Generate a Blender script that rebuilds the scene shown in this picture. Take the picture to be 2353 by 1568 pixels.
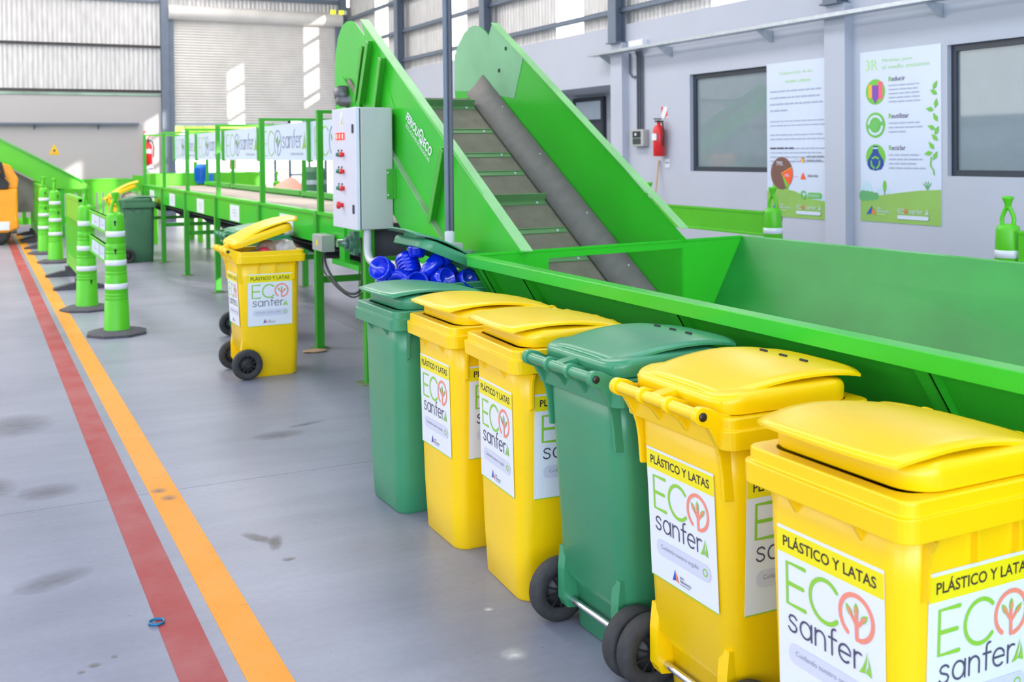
import bpy, bmesh, math, random
from math import sin, cos, pi, radians, atan2, sqrt, hypot
from mathutils import Vector, Matrix
random.seed(7)
for _o in list(bpy.data.objects): bpy.data.objects.remove(_o)
SC = bpy.context.scene
COL = SC.collection

# ------------------------------------------------------------------ camera
F_PX, FW, FH = 2450.0, 2353.0, 1568.0
cam_d = bpy.data.cameras.new('camera'); cam = bpy.data.objects.new('camera', cam_d); COL.objects.link(cam)
cam_d.sensor_fit = 'HORIZONTAL'; cam_d.sensor_width = 36.0; cam_d.lens = 36.0*F_PX/FW
cam_d.shift_y = (351.0+F_PX*math.tan(radians(1.0))-FH/2)/FW
cam_d.clip_start = 0.05; cam_d.clip_end = 300
cam.location = (0, 0, 1.55)
cam.rotation_euler = (Matrix.Rotation(-math.atan(1234/F_PX), 3, 'Z') @ Matrix.Rotation(pi/2-radians(1.0), 3, 'X') @ Matrix.Rotation(-radians(0.6), 3, 'Z')).to_euler()
cam_d.dof.use_dof = True; cam_d.dof.focus_distance = 3.6; cam_d.dof.aperture_fstop = 5.0
SC.camera = cam

# ------------------------------------------------------------------ world, sun, daylight
w = bpy.data.worlds.new('world'); SC.world = w; w.use_nodes = True
bg = w.node_tree.nodes['Background']; bg.inputs['Color'].default_value = (0.97, 0.98, 1.0, 1); bg.inputs['Strength'].default_value = 5.0

def light(name, kind, loc, energy, color=(1,1,1), size=(1,1), direction=(0,0,-1)):
    d = bpy.data.lights.new(name, kind); d.energy = energy; d.color = color
    if kind == 'AREA': d.shape = 'RECTANGLE'; d.size, d.size_y = size
    o = bpy.data.objects.new(name, d); COL.objects.link(o); o.location = loc
    o.rotation_euler = Vector(direction).to_track_quat('-Z', 'Y').to_euler()
    return o
sun = light('sun', 'SUN', (20, -20, 20), 13.0, (1.0, 0.93, 0.84), direction=(-0.43, 1.0, -0.27)); sun.data.angle = radians(0.6)
# daylight from the three long roof lights of the hall
for x, e_near, e_far in ((-8.0, 130, 600), (-2.0, 340, 1250), (4.2, 430, 800)):
    light('roof_light', 'AREA', (x, -0.5, 6.85), e_near, (0.74, 0.86, 1.0), (1.8, 17.0))
    light('roof_light', 'AREA', (x, 17.0, 6.85), e_far, (1.0, 0.95, 0.91), (1.8, 17.0))
# translucent upper band of the left wall, then fill lights added out of view
light('left_band_daylight', 'AREA', (-11.8, 2.0, 4.5), 330, (0.84, 0.92, 1.0), (16.0, 3.8), direction=(1, 0, 0))
light('left_band_daylight', 'AREA', (-11.8, 18.0, 4.5), 760, (1.0, 0.96, 0.92), (15.5, 3.8), direction=(1, 0, 0))
light('front_fill_light', 'AREA', (-3.0, -9.8, 2.6), 2050, (0.76, 0.87, 1.0), (15.0, 4.6), direction=(0, 1, 0))  # fill added behind the camera to brighten camera-facing sides
light('side_fill_light', 'AREA', (-11.8, -4.5, 2.4), 300, (0.80, 0.89, 1.0), (9.0, 4.2), direction=(1, 0, 0))  # fill added from the front left for the same sides
SC.view_settings.view_transform = 'Standard'; SC.view_settings.look = 'None'
SC.view_settings.exposure = -0.38; SC.view_settings.gamma = 1.0; SC.view_settings.use_curve_mapping = False

# ------------------------------------------------------------------ materials
def lin(c):
    return tuple((v/255/12.92) if v/255 <= 0.04045 else ((v/255+0.055)/1.055)**2.4 for v in c)
MATS = {}
def mat(name, rgb, rough=0.5, metal=0.0, var=0.06, scale=6.0, bump=0.0, bscale=120.0, spec=0.5, coat=0.0, stretch=None, emit=0.0, alpha=None, trans=0.0):
    """procedural material: base colour with noise-driven variation, noise bump"""
    if name in MATS: return MATS[name]
    m = bpy.data.materials.new(name); m.use_nodes = True; MATS[name] = m
    nt = m.node_tree; b = nt.nodes['Principled BSDF']; L = nt.links
    c = lin(rgb)
    tc = nt.nodes.new('ShaderNodeTexCoord'); src = tc.outputs['Object']
    if stretch:
        mp = nt.nodes.new('ShaderNodeMapping'); mp.inputs['Scale'].default_value = stretch
        L.new(src, mp.inputs['Vector']); src = mp.outputs['Vector']
    if var > 0:
        n = nt.nodes.new('ShaderNodeTexNoise'); n.inputs['Scale'].default_value = scale; n.inputs['Detail'].default_value = 5
        L.new(src, n.inputs['Vector'])
        r = nt.nodes.new('ShaderNodeValToRGB'); L.new(n.outputs['Fac'], r.inputs['Fac'])
        r.color_ramp.elements[0].position = 0.3; r.color_ramp.elements[1].position = 0.7
        r.color_ramp.elements[0].color = tuple(max(0, v*(1-var)) for v in c)+(1,)
        r.color_ramp.elements[1].color = tuple(min(1, v*(1+var)) for v in c)+(1,)
        L.new(r.outputs['Color'], b.inputs['Base Color'])
    else:
        b.inputs['Base Color'].default_value = c+(1,)
    b.inputs['Roughness'].default_value = rough; b.inputs['Metallic'].default_value = metal
    b.inputs['Specular IOR Level'].default_value = spec
    if coat: b.inputs['Coat Weight'].default_value = coat; b.inputs['Coat Roughness'].default_value = 0.15
    if bump > 0:
        n2 = nt.nodes.new('ShaderNodeTexNoise'); n2.inputs['Scale'].default_value = bscale; n2.inputs['Detail'].default_value = 3
        L.new(src, n2.inputs['Vector'])
        bp = nt.nodes.new('ShaderNodeBump'); bp.inputs['Strength'].default_value = bump; bp.inputs['Distance'].default_value = 0.01
        L.new(n2.outputs['Fac'], bp.inputs['Height']); L.new(bp.outputs['Normal'], b.inputs['Normal'])
    if emit: b.inputs['Emission Color'].default_value = c+(1,); b.inputs['Emission Strength'].default_value = emit
    if trans: b.inputs['Transmission Weight'].default_value = trans
    if alpha is not None: b.inputs['Alpha'].default_value = alpha
    return m

M_YEL = mat('bin_yellow_plastic', (246, 203, 2), 0.30, var=0.03, scale=3, bump=0.03, bscale=260)
M_GRN = mat('bin_green_plastic', (60, 140, 100), 0.30, var=0.05, scale=3, bump=0.04, bscale=260)
M_GRN_OLD = mat('bin_dull_green_plastic', (66, 116, 84), 0.45, var=0.08, scale=5)
M_MACH = mat('machine_green_paint', (52, 186, 42), 0.27, var=0.05, scale=2.0, bump=0.02, bscale=60, spec=0.32)
M_MACH2 = mat('machine_worn_green_paint', (72, 172, 82), 0.34, var=0.12, scale=1.6, stretch=(1.0, 0.6, 1.6))
M_LIME = mat('lime_green_polyethylene', (86, 194, 28), 0.38, var=0.04, scale=5)
M_FRAME = mat('frame_green_paint', (58, 164, 40), 0.35, var=0.06, scale=8)
M_TYRE = mat('black_rubber', (52, 52, 54), 0.75, var=0.25, scale=30, bump=0.15)
M_HUB = mat('black_plastic', (34, 34, 37), 0.5, var=0.1)
M_BASE = mat('recycled_grey_rubber', (78, 78, 84), 0.85, var=0.3, scale=60, bump=0.3, bscale=200)
M_BELT = mat('dusty_conveyor_belt', (112, 106, 92), 0.8, var=0.14, scale=9, bump=0.12, bscale=300)
M_BELT2 = mat('dusty_sorting_belt', (176, 164, 154), 0.75, var=0.12, scale=5)
M_SKIRT = mat('grey_rubber_skirt', (124, 118, 116), 0.7, var=0.10, scale=12, bump=0.08)
M_BELTD = mat('dark_grey_rubber_belt', (92, 92, 100), 0.65, var=0.12, scale=6)
M_STEEL = mat('grey_painted_steel', (104, 116, 132), 0.5, var=0.06)
M_GALV = mat('galvanised_steel', (186, 194, 200), 0.38, metal=0.55, var=0.10, scale=14)
M_CHROME = mat('bright_steel', (210, 212, 218), 0.2, metal=0.95, var=0.05)
M_BOLT = mat('dark_steel_bolt', (70, 66, 64), 0.35, metal=0.8, var=0.1)
M_CAB = mat('shaded_grey_enamel', (172, 176, 174), 0.42, var=0.02, bump=0.04, bscale=400)  # darker than the door: green bounce and shading put into the colour
M_CABD = mat('pale_grey_enamel', (206, 208, 222), 0.42, var=0.02)
M_GASK = mat('dark_gasket', (70, 74, 72), 0.7, var=0.05)
M_PVC = mat('grey_pvc_conduit', (196, 198, 206), 0.4, var=0.03)
M_BLACKT = mat('black_conduit', (78, 82, 94), 0.5, var=0.1)
M_WHITE = mat('white_vinyl', (224, 228, 238), 0.35, var=0.012)
M_BAND = mat('yellow_vinyl', (238, 222, 20), 0.35, var=0.01)
M_INK = mat('dark_ink', (52, 44, 40), 0.5, var=0.0)
M_INKV = mat('violet_grey_ink', (78, 74, 96), 0.5, var=0.0)
M_LOGO = mat('logo_green_ink', (142, 200, 62), 0.4, var=0.0)
M_ORNG = mat('salmon_ink', (238, 142, 118), 0.4, var=0.0)
M_PILL = mat('pale_lilac_ink', (206, 208, 226), 0.4, var=0.0)
M_TXTG = mat('grey_ink', (138, 142, 156), 0.5, var=0.0)
M_BLUEI = mat('blue_ink', (40, 84, 190), 0.4, var=0.0)
M_ORI = mat('orange_ink', (240, 120, 60), 0.4, var=0.0)
M_BANN = mat('banner_blue_white', (196, 208, 232), 0.5, var=0.02)
M_RED = mat('red_enamel', (214, 36, 40), 0.35, var=0.04)
M_BLUEP = mat('glossy_blue_plastic', (6, 44, 214), 0.14, var=0.04, scale=4, coat=0.4)
M_REFL = mat('reflective_white_tape', (222, 226, 236), 0.25, var=0.03, scale=20)
M_PLASTER = mat('pale_wall_paint', (180, 185, 198), 0.7, var=0.025, scale=1.4, bump=0.03, bscale=40)
M_WALLB = mat('back_wall_paint', (182, 178, 179), 0.7, var=0.02, scale=1.0)
M_FRAMEW = mat('anthracite_window_frame', (52, 58, 70), 0.4, var=0.05)
M_ORANGE = mat('machine_orange_paint', (246, 160, 14), 0.4, var=0.06)
M_BLUEM = mat('motor_blue_paint', (20, 118, 214), 0.4, var=0.08)
M_DARK = mat('dark_interior', (42, 44, 46), 0.8, var=0.1)
M_WOOD = mat('broom_wood', (196, 158, 120), 0.6, var=0.15, scale=30, stretch=(8, 8, 1))

# ------------------------------------------------------------------ mesh helpers
class MB:
    """collects vertices and faces; build() links them as one mesh object"""
    def __init__(s): s.v = []; s.f = []; s.m = []; s.sm = []
    def add(s, vs, fs, mi=0, smooth=False, M=None):
        o = len(s.v)
        s.v += [tuple(M @ Vector(p)) if M else tuple(p) for p in vs]
        s.f += [tuple(i+o for i in f) for f in fs]; s.m += [mi]*len(fs); s.sm += [smooth]*len(fs)
        return s
    def box(s, x0, x1, y0, y1, z0, z1, mi=0, M=None):
        vs = [(x0,y0,z0),(x1,y0,z0),(x1,y1,z0),(x0,y1,z0),(x0,y0,z1),(x1,y0,z1),(x1,y1,z1),(x0,y1,z1)]
        return s.add(vs, [(0,3,2,1),(4,5,6,7),(0,1,5,4),(1,2,6,5),(2,3,7,6),(3,0,4,7)], mi, False, M)
    def prism(s, poly, a, b, axis='x', mi=0, M=None):
        """polygon extruded along an axis; poly in the other two coordinates (x:(y,z) y:(x,z) z:(x,y))"""
        n = len(poly)
        def P(p, t): return {'x': (t, p[0], p[1]), 'y': (p[0], t, p[1]), 'z': (p[0], p[1], t)}[axis]
        vs = [P(p, a) for p in poly]+[P(p, b) for p in poly]
        fs = [tuple(range(n))[::-1], tuple(range(n, 2*n))]+[(i, (i+1) % n, (i+1) % n+n, i+n) for i in range(n)]
        return s.add(vs, fs, mi, False, M)
    def tube(s, pts, r, n=10, mi=0, cap=True, M=None, radii=None):
        pts = [Vector(p) for p in pts]; rings = []; up = None
        for i, p in enumerate(pts):
            t = (pts[min(i+1, len(pts)-1)]-pts[max(i-1, 0)]).normalized()
            if up is None: up = Vector((0,0,1)) if abs(t.z) < 0.9 else Vector((1,0,0))
            a = t.cross(up).normalized(); b = a.cross(t).normalized(); up = b
            rr = radii[i] if radii else r
            rings.append([p+a*rr*cos(2*pi*k/n)+b*rr*sin(2*pi*k/n) for k in range(n)])
        vs = [q for R in rings for q in R]; fs = []
        for i in range(len(pts)-1):
            for k in range(n):
                k2 = (k+1) % n; fs.append((i*n+k, i*n+k2, (i+1)*n+k2, (i+1)*n+k))
        s.add(vs, fs, mi, True, M)
        if cap:
            s.add(rings[0], [tuple(range(n))], mi, False, M); s.add(rings[-1], [tuple(range(n))[::-1]], mi, False, M)
        return s
    def lathe(s, prof, n=24, axis='z', mi=0, M=None, smooth=True, close=True):
        """profile of (radius, height) turned about an axis"""
        vs = []
        for r, h in prof:
            for k in range(n):
                a = 2*pi*k/n; c, d = r*cos(a), r*sin(a)
                vs.append({'z': (c, d, h), 'x': (h, c, d), 'y': (d, h, c)}[axis])
        fs = []
        for i in range(len(prof)-1):
            for k in range(n):
                k2 = (k+1) % n; fs.append((i*n+k, i*n+k2, (i+1)*n+k2, (i+1)*n+k))
        s.add(vs, fs, mi, smooth, M)
        if close:
            if prof[0][0] > 1e-5: s.add(vs[:n], [tuple(range(n))[::-1]], mi, False, M)
            if prof[-1][0] > 1e-5: s.add(vs[-n:], [tuple(range(n))], mi, False, M)
        return s
    def loft(s, rings, mi=0, cap0=True, cap1=True, smooth=False, M=None):
        n = len(rings[0]); vs = [p for r in rings for p in r]; fs = []
        for i in range(len(rings)-1):
            for k in range(n):
                k2 = (k+1) % n; fs.append((i*n+k, i*n+k2, (i+1)*n+k2, (i+1)*n+k))
        s.add(vs, fs, mi, smooth, M)
        if cap0: s.add(rings[0], [tuple(range(n))[::-1]], mi, False, M)
        if cap1: s.add(rings[-1], [tuple(range(n))], mi, False, M)
        return s
    def grid(s, rows, mi=0, smooth=True, M=None):
        nr, nc = len(rows), len(rows[0]); vs = [p for r in rows for p in r]
        fs = [(i*nc+j, i*nc+j+1, (i+1)*nc+j+1, (i+1)*nc+j) for i in range(nr-1) for j in range(nc-1)]
        return s.add(vs, fs, mi, smooth, M)
    def mesh(s, name, mats):
        me = bpy.data.meshes.new(name); me.from_pydata(s.v, [], s.f)
        for m in (mats if isinstance(mats, (list, tuple)) else [mats]): me.materials.append(m)
        me.polygons.foreach_set('material_index', s.m); me.polygons.foreach_set('use_smooth', s.sm)
        me.update(); return me
    def build(s, name, mats, parent=None, loc=None, rot=None, weld=False, bevel=0, recalc=True, auto=None):
        me = s.mesh(name, mats)
        if weld or recalc or bevel:
            bm = bmesh.new(); bm.from_mesh(me)
            if weld or bevel: bmesh.ops.remove_doubles(bm, verts=bm.verts, dist=1e-5)
            if recalc: bmesh.ops.recalc_face_normals(bm, faces=bm.faces)
            bm.to_mesh(me); bm.free()
        return link(name, me, parent, loc, rot, bevel)
def link(name, me, parent=None, loc=None, rot=None, bevel=0):
    o = bpy.data.objects.new(name, me); COL.objects.link(o)
    if parent is not None: o.parent = parent
    if loc: o.location = loc
    if rot: o.rotation_euler = rot
    if bevel:
        md = o.modifiers.new('bevel', 'BEVEL'); md.width = bevel; md.segments = 2; md.limit_method = 'ANGLE'; md.angle_limit = radians(40)
    return o
def tag(o, label=None, cat=None, group=None, kind=None):
    if label: o['label'] = label
    if cat: o['category'] = cat
    if group: o['group'] = group
    if kind: o['kind'] = kind
    return o
def thing(name, label, cat, loc=(0,0,0), rz=0, group=None):
    o = bpy.data.objects.new(name, None); COL.objects.link(o); o.empty_display_size = 0.1
    o.location = loc; o.rotation_euler = (0, 0, rz)
    return tag(o, label, cat, group)
def struct(o): o['kind'] = 'structure'; return o
def copy_tree(o, parent=None):
    c = o.copy(); COL.objects.link(c); c.parent = parent
    for ch in list(o.children): copy_tree(ch, c)
    return c
def rrect(w, d, r, z, cy=0.0, cx=0.0, n=5):
    """rounded rectangle ring"""
    out = []
    for sx, sy, a0 in ((1,1,0),(-1,1,90),(-1,-1,180),(1,-1,270)):
        for k in range(n):
            a = radians(a0+90*k/(n-1)); out.append((cx+sx*(w/2-r)+r*cos(a), cy+sy*(d/2-r)+r*sin(a), z))
    return out
def arc(cx, cy, r, a0, a1, n=14, ry=None):
    ry = ry or r
    return [(cx+r*cos(radians(a0+(a1-a0)*k/n)), cy+ry*sin(radians(a0+(a1-a0)*k/n))) for k in range(n+1)]

# ------------------------------------------------------------------ flat print: 2-D shapes on a sheet (x right, z up, facing -y)
_font_cache = {}
def text_shape(body, bold=0.0, spacing=1.0, shear=0.0):
    key = (body, bold, spacing, shear)
    if key in _font_cache: return _font_cache[key]
    cu = bpy.data.curves.new('t', 'FONT'); cu.body = body; cu.size = 1.0; cu.offset = bold; cu.space_character = spacing; cu.shear = shear
    cu.resolution_u = 3
    o = bpy.data.objects.new('t', cu); COL.objects.link(o)
    dg = bpy.context.evaluated_depsgraph_get(); me = bpy.data.meshes.new_from_object(o.evaluated_get(dg))
    vs = [(v.co.x, v.co.y) for v in me.vertices]; fs = [tuple(p.vertices) for p in me.polygons]
    bpy.data.meshes.remove(me); bpy.data.objects.remove(o); bpy.data.curves.remove(cu)
    _font_cache[key] = (vs, fs); return vs, fs
class Print:
    def __init__(s): s.mb = MB(); s.mats = []; s.off = 0.0004; s.n = 0; s.eps = 1.2e-5
    def mi(s, m):
        if m not in s.mats: s.mats.append(m)
        return s.mats.index(m)
    def lay(s, layer): s.n += 1; return layer*s.off+s.n*s.eps
    def poly(s, pts, m, layer=1): y = s.lay(layer); s.mb.add([(x, -y, z) for x, z in pts], [tuple(range(len(pts)))], s.mi(m)); return s
    def rect(s, x0, x1, z0, z1, m, layer=1): return s.poly([(x0,z0),(x1,z0),(x1,z1),(x0,z1)], m, layer)
    def rrect(s, x0, x1, z0, z1, r, m, layer=1):
        return s.poly([(p[0], p[1]) for p in rrect(x1-x0, z1-z0, r, 0, (z0+z1)/2, (x0+x1)/2)], m, layer)
    def disc(s, x, z, r, m, layer=1, rz=None, n=28): return s.poly(arc(x, z, r, 0, 360*(1-1/n), n-1, rz), m, layer)
    def stroke(s, pts, wd, m, layer=2, closed=False):
        n = len(pts); L = []; R = []
        for i, p in enumerate(pts):
            a = pts[(i-1) % n] if (closed or i) else p; b = pts[(i+1) % n] if (closed or i < n-1) else p
            dx, dz = b[0]-a[0], b[1]-a[1]; l = hypot(dx, dz) or 1; nx, nz = -dz/l*wd/2, dx/l*wd/2
            L.append((p[0]+nx, p[1]+nz)); R.append((p[0]-nx, p[1]-nz))
        y = -s.lay(layer); vs = [(x, y, z) for x, z in L]+[(x, y, z) for x, z in R]
        fs = [(i, (i+1) % n, (i+1) % n+n, i+n) for i in range(n if closed else n-1)]
        s.mb.add(vs, fs, s.mi(m))
        if not closed:
            for p in (pts[0], pts[-1]): s.disc(p[0], p[1], wd/2, m, layer, n=10)
        return s
    def text(s, body, x, z, m, width=None, height=None, layer=2, bold=0.0, center=False, shear=0.0):
        vs, fs = text_shape(body, bold, 1.0, shear)
        x0, x1 = min(v[0] for v in vs), max(v[0] for v in vs); z0, z1 = min(v[1] for v in vs), max(v[1] for v in vs)
        k = (width/(x1-x0)) if width else height/(z1-z0); kz = (height/(z1-z0)) if height else k
        ox = x-(x1-x0)*k/2 if center else x
        y = -s.lay(layer); s.mb.add([(ox+(a-x0)*k, y, z+(b-z0)*kz) for a, b in vs], fs, s.mi(m)); return s
    def build(s, name, parent=None, loc=None, rot=None, back=None, thick=0.002, size=None):
        if back: # solid sheet behind the print
            x0, x1, z0, z1 = size; s.mb.box(x0, x1, 0.0, thick, z0, z1, s.mi(back))
        return s.mb.build(name, s.mats, parent, loc, rot, recalc=False)

def sail(P, x, z, h, m, layer=2):
    P.poly([(x, z), (x+0.30*h, z+0.06*h), (x+0.42*h, z+0.55*h), (x+0.48*h, z+h), (x+0.36*h, z+0.62*h), (x+0.2*h, z+0.28*h)], m, layer)
    P.poly([(x+0.36*h, z+0.10*h), (x+0.68*h, z+0.0*h), (x+0.62*h, z+0.42*h), (x+0.51*h, z+0.8*h), (x+0.52*h, z+0.4*h)], m, layer)
def tree_mark(P, cx, cz, r, wd, mo, mg, layer=2, closed=False):
    """the O of the logo: ring with a sprouting three-leaf tree"""
    P.stroke(arc(cx, cz, r, -78, 236, 30), wd, mo, layer)
    P.stroke([(cx+0.02*r, cz-r*0.98), (cx, cz-0.3*r), (cx, cz+0.15*r)], wd, mo, layer)
    P.stroke([(cx, cz-0.35*r), (cx-0.18*r, cz-0.12*r), (cx-0.36*r, cz+0.12*r)], wd*0.8, mo, layer)
    P.stroke([(cx, cz-0.42*r), (cx+0.2*r, cz-0.22*r), (cx+0.38*r, cz-0.02*r)], wd*0.8, mo, layer)
    for x, z, a in ((0, 0.34, 90), (-0.42, 0.2, 125), (0.46, 0.08, 45)):
        ca, sa = cos(radians(a)), sin(radians(a)); pts = []
        for t, u in ((-0.32,0),(-0.1,0.14),(0.12,0.13),(0.36,0),(0.12,-0.13),(-0.1,-0.14)):
            pts.append((cx+r*(x+t*ca-u*sa), cz+r*(z+t*sa+u*ca)))
        P.poly(pts, mg, layer+1)
        P.stroke([(cx+r*(x-0.2*ca), cz+r*(z-0.2*sa)), (cx+r*(x+0.1*ca), cz+r*(z+0.1*sa))], wd*0.7, mo, layer+2)
def word_sanfer(P, x, z, h, m, wd, layer=2):
    """thin rounded lower-case letters built from strokes; returns end x"""
    def T(pts, ox): return [(x+(ox+a)*h, z+b*h) for a, b in pts]
    o = 0
    P.stroke(T([(.72,.84),(.62,.95),(.42,1.0),(.2,.95),(.08,.78),(.16,.62),(.4,.53),(.62,.45),(.74,.28),(.66,.1),(.42,0),(.18,.05),(.04,.2)], o), wd, m, layer); o += 1.06
    P.stroke([(x+(o+.46+.46*cos(radians(t)))*h, z+(.5+.5*sin(radians(t)))*h) for t in range(0, 360, 20)], wd, m, layer, closed=True); P.stroke(T([(.95,1.0),(.95,0)], o), wd, m, layer); o += 1.28
    P.stroke(T([(0,0),(0,1.0)], o), wd, m, layer); P.stroke(T(arc(.4,.58,.4,180,0,10)+[(.8,0)], o), wd, m, layer); o += 1.12
    P.stroke(T([(.24,0),(.24,1.28)]+arc(.5,1.28,.26,180,80,6), o), wd, m, layer); P.stroke(T([(0,.95),(.6,.95)], o), wd, m, layer); o += 0.8
    P.stroke(T([(0,.52),(.92,.52)]+arc(.46,.5,.46,8,310,16,.5)[1:], o), wd, m, layer); o += 1.2
    P.stroke(T([(0,0),(0,1.0)], o), wd, m, layer); P.stroke(T(arc(.36,.62,.36,180,62,7), o), wd, m, layer); o += 0.6
    return x+o*h
def eco_word(P, x, z, h, mg, mo, wd, layer=2, leafm=None, ringm=None):
    """E C O: x,z lower left, h letter height; returns end x"""
    P.stroke([(x+.62*h, z+h), (x, z+h), (x, z), (x+.62*h, z)], wd, mg, layer); P.stroke([(x, z+.5*h), (x+.55*h, z+.5*h)], wd, mg, layer)
    P.stroke(arc(x+1.30*h, z+.5*h, .5*h, 42, 318, 22), wd, mg, layer)
    tree_mark(P, x+2.28*h, z+.5*h, .5*h, wd*1.05, mo, leafm or mg, layer)
    return x+2.8*h

# ------------------------------------------------------------------ the hall: floor
def floor_material():
    m = bpy.data.materials.new('polished_concrete'); m.use_nodes = True; nt = m.node_tree; b = nt.nodes['Principled BSDF']; L = nt.links; N = nt.nodes.new
    tc = N('ShaderNodeTexCoord')
    def noise(scale, detail, st=None, rough=0.5):
        n = N('ShaderNodeTexNoise'); n.inputs['Scale'].default_value = scale; n.inputs['Detail'].default_value = detail; n.inputs['Roughness'].default_value = rough
        if st:
            mp = N('ShaderNodeMapping'); mp.inputs['Scale'].default_value = st; mp.inputs['Rotation'].default_value = (0, 0, 0.3); L.new(tc.outputs['Object'], mp.inputs['Vector']); L.new(mp.outputs['Vector'], n.inputs['Vector'])
        else: L.new(tc.outputs['Object'], n.inputs['Vector'])
        return n
    def ramp(src, p0, p1, c0, c1):
        r = N('ShaderNodeValToRGB'); r.color_ramp.elements[0].position = p0; r.color_ramp.elements[1].position = p1
        r.color_ramp.elements[0].color = c0+(1,); r.color_ramp.elements[1].color = c1+(1,); L.new(src, r.inputs['Fac']); return r
    def mix(kind, fac, a, c):
        x = N('ShaderNodeMixRGB'); x.blend_type = kind
        if isinstance(fac, float): x.inputs['Fac'].default_value = fac
        else: L.new(fac, x.inputs['Fac'])
        L.new(a, x.inputs['Color1']); L.new(c, x.inputs['Color2']); return x
    base = ramp(noise(1.1, 6).outputs['Fac'], 0.3, 0.72, lin((134, 136, 152)), lin((151, 153, 169)))
    fine = ramp(noise(34, 4).outputs['Fac'], 0.3, 0.7, (0.93, 0.93, 0.93), (1, 1, 1))
    smear = ramp(noise(1.5, 8, (0.7, 3.2, 1), 0.62).outputs['Fac'], 0.25, 0.62, (0.80, 0.80, 0.82), (1, 1, 1))
    speck = ramp(noise(42, 2).outputs['Fac'], 0.23, 0.27, (0.62, 0.6, 0.58), (1, 1, 1))
    c = mix('MULTIPLY', 1.0, base.outputs['Color'], fine.outputs['Color'])
    c = mix('MULTIPLY', 0.8, c.outputs['Color'], smear.outputs['Color'])
    c = mix('MULTIPLY', 1.0, c.outputs['Color'], speck.outputs['Color'])
    L.new(c.outputs['Color'], b.inputs['Base Color']); b.inputs['Specular IOR Level'].default_value = 0.22
    rr = ramp(noise(2.2, 5).outputs['Fac'], 0.3, 0.7, (0.35,)*3, (0.38,)*3); L.new(rr.outputs['Color'], b.inputs['Roughness'])
    bp = N('ShaderNodeBump'); bp.inputs['Strength'].default_value = 0.02; bp.inputs['Distance'].default_value = 0.004
    L.new(noise(9, 4).outputs['Fac'], bp.inputs['Height']); L.new(bp.outputs['Normal'], b.inputs['Normal'])
    return m
M_FLOOR = floor_material()
def worn_paint(name, rgb, under):
    m = bpy.data.materials.new(name); m.use_nodes = True; nt = m.node_tree; b = nt.nodes['Principled BSDF']; L = nt.links; N = nt.nodes.new
    tc = N('ShaderNodeTexCoord')
    def chain(scale, st, p0, p1, c0, c1):
        mp = N('ShaderNodeMapping'); mp.inputs['Scale'].default_value = st; L.new(tc.outputs['Object'], mp.inputs['Vector'])
        n = N('ShaderNodeTexNoise'); n.inputs['Scale'].default_value = scale; n.inputs['Detail'].default_value = 8; n.inputs['Roughness'].default_value = 0.6; L.new(mp.outputs['Vector'], n.inputs['Vector'])
        r = N('ShaderNodeValToRGB'); r.color_ramp.elements[0].position = p0; r.color_ramp.elements[1].position = p1
        r.color_ramp.elements[0].color = c0; r.color_ramp.elements[1].color = c1; L.new(n.outputs['Fac'], r.inputs['Fac']); return r
    c = lin(rgb); u = lin(under)
    a = chain(2.6, (1.2, 1, 1), 0.35, 0.68, c+(1,), tuple(0.55*x+0.45*y for x, y in zip(c, u))+(1,))
    s = chain(9, (0.5, 3.0, 1), 0.30, 0.36, (0.8, 0.78, 0.76, 1), (1, 1, 1, 1))
    x = N('ShaderNodeMixRGB'); x.blend_type = 'MULTIPLY'; x.inputs['Fac'].default_value = 1.0; L.new(a.outputs['Color'], x.inputs['Color1']); L.new(s.outputs['Color'], x.inputs['Color2'])
    L.new(x.outputs['Color'], b.inputs['Base Color']); b.inputs['Roughness'].default_value = 0.55; b.inputs['Specular IOR Level'].default_value = 0.3
    return m
M_REDP = worn_paint('worn_red_floor_paint', (156, 48, 50), (172, 120, 122))
M_YELP = worn_paint('worn_yellow_floor_paint', (228, 142, 26), (212, 160, 84))
floor = struct(MB().box(-12.2, 8.7, -10, 26.3, -0.2, -0.012).build('floor', M_DARK))
ys = [-10, -4.9, 0.11, 5.11, 10.11, 15.11, 20.11, 26.3]; xs = [-12.2, -7.0, -2.4, 3.0, 8.7]
for i in range(len(xs)-1):
    for j in range(len(ys)-1):
        MB().box(xs[i]+0.002, xs[i+1]-0.002, ys[j]+0.002, ys[j+1]-0.002, -0.012, 0.0).build('floor_slab', M_FLOOR, floor)
MB().box(0.512, 0.64, 0.5, 24.0, 0.0, 0.0012).build('red_stripe', M_REDP, floor)
MB().box(0.69, 0.815, 0.5, 24.0, 0.0, 0.0012).build('yellow_stripe', M_YELP, floor)
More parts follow.
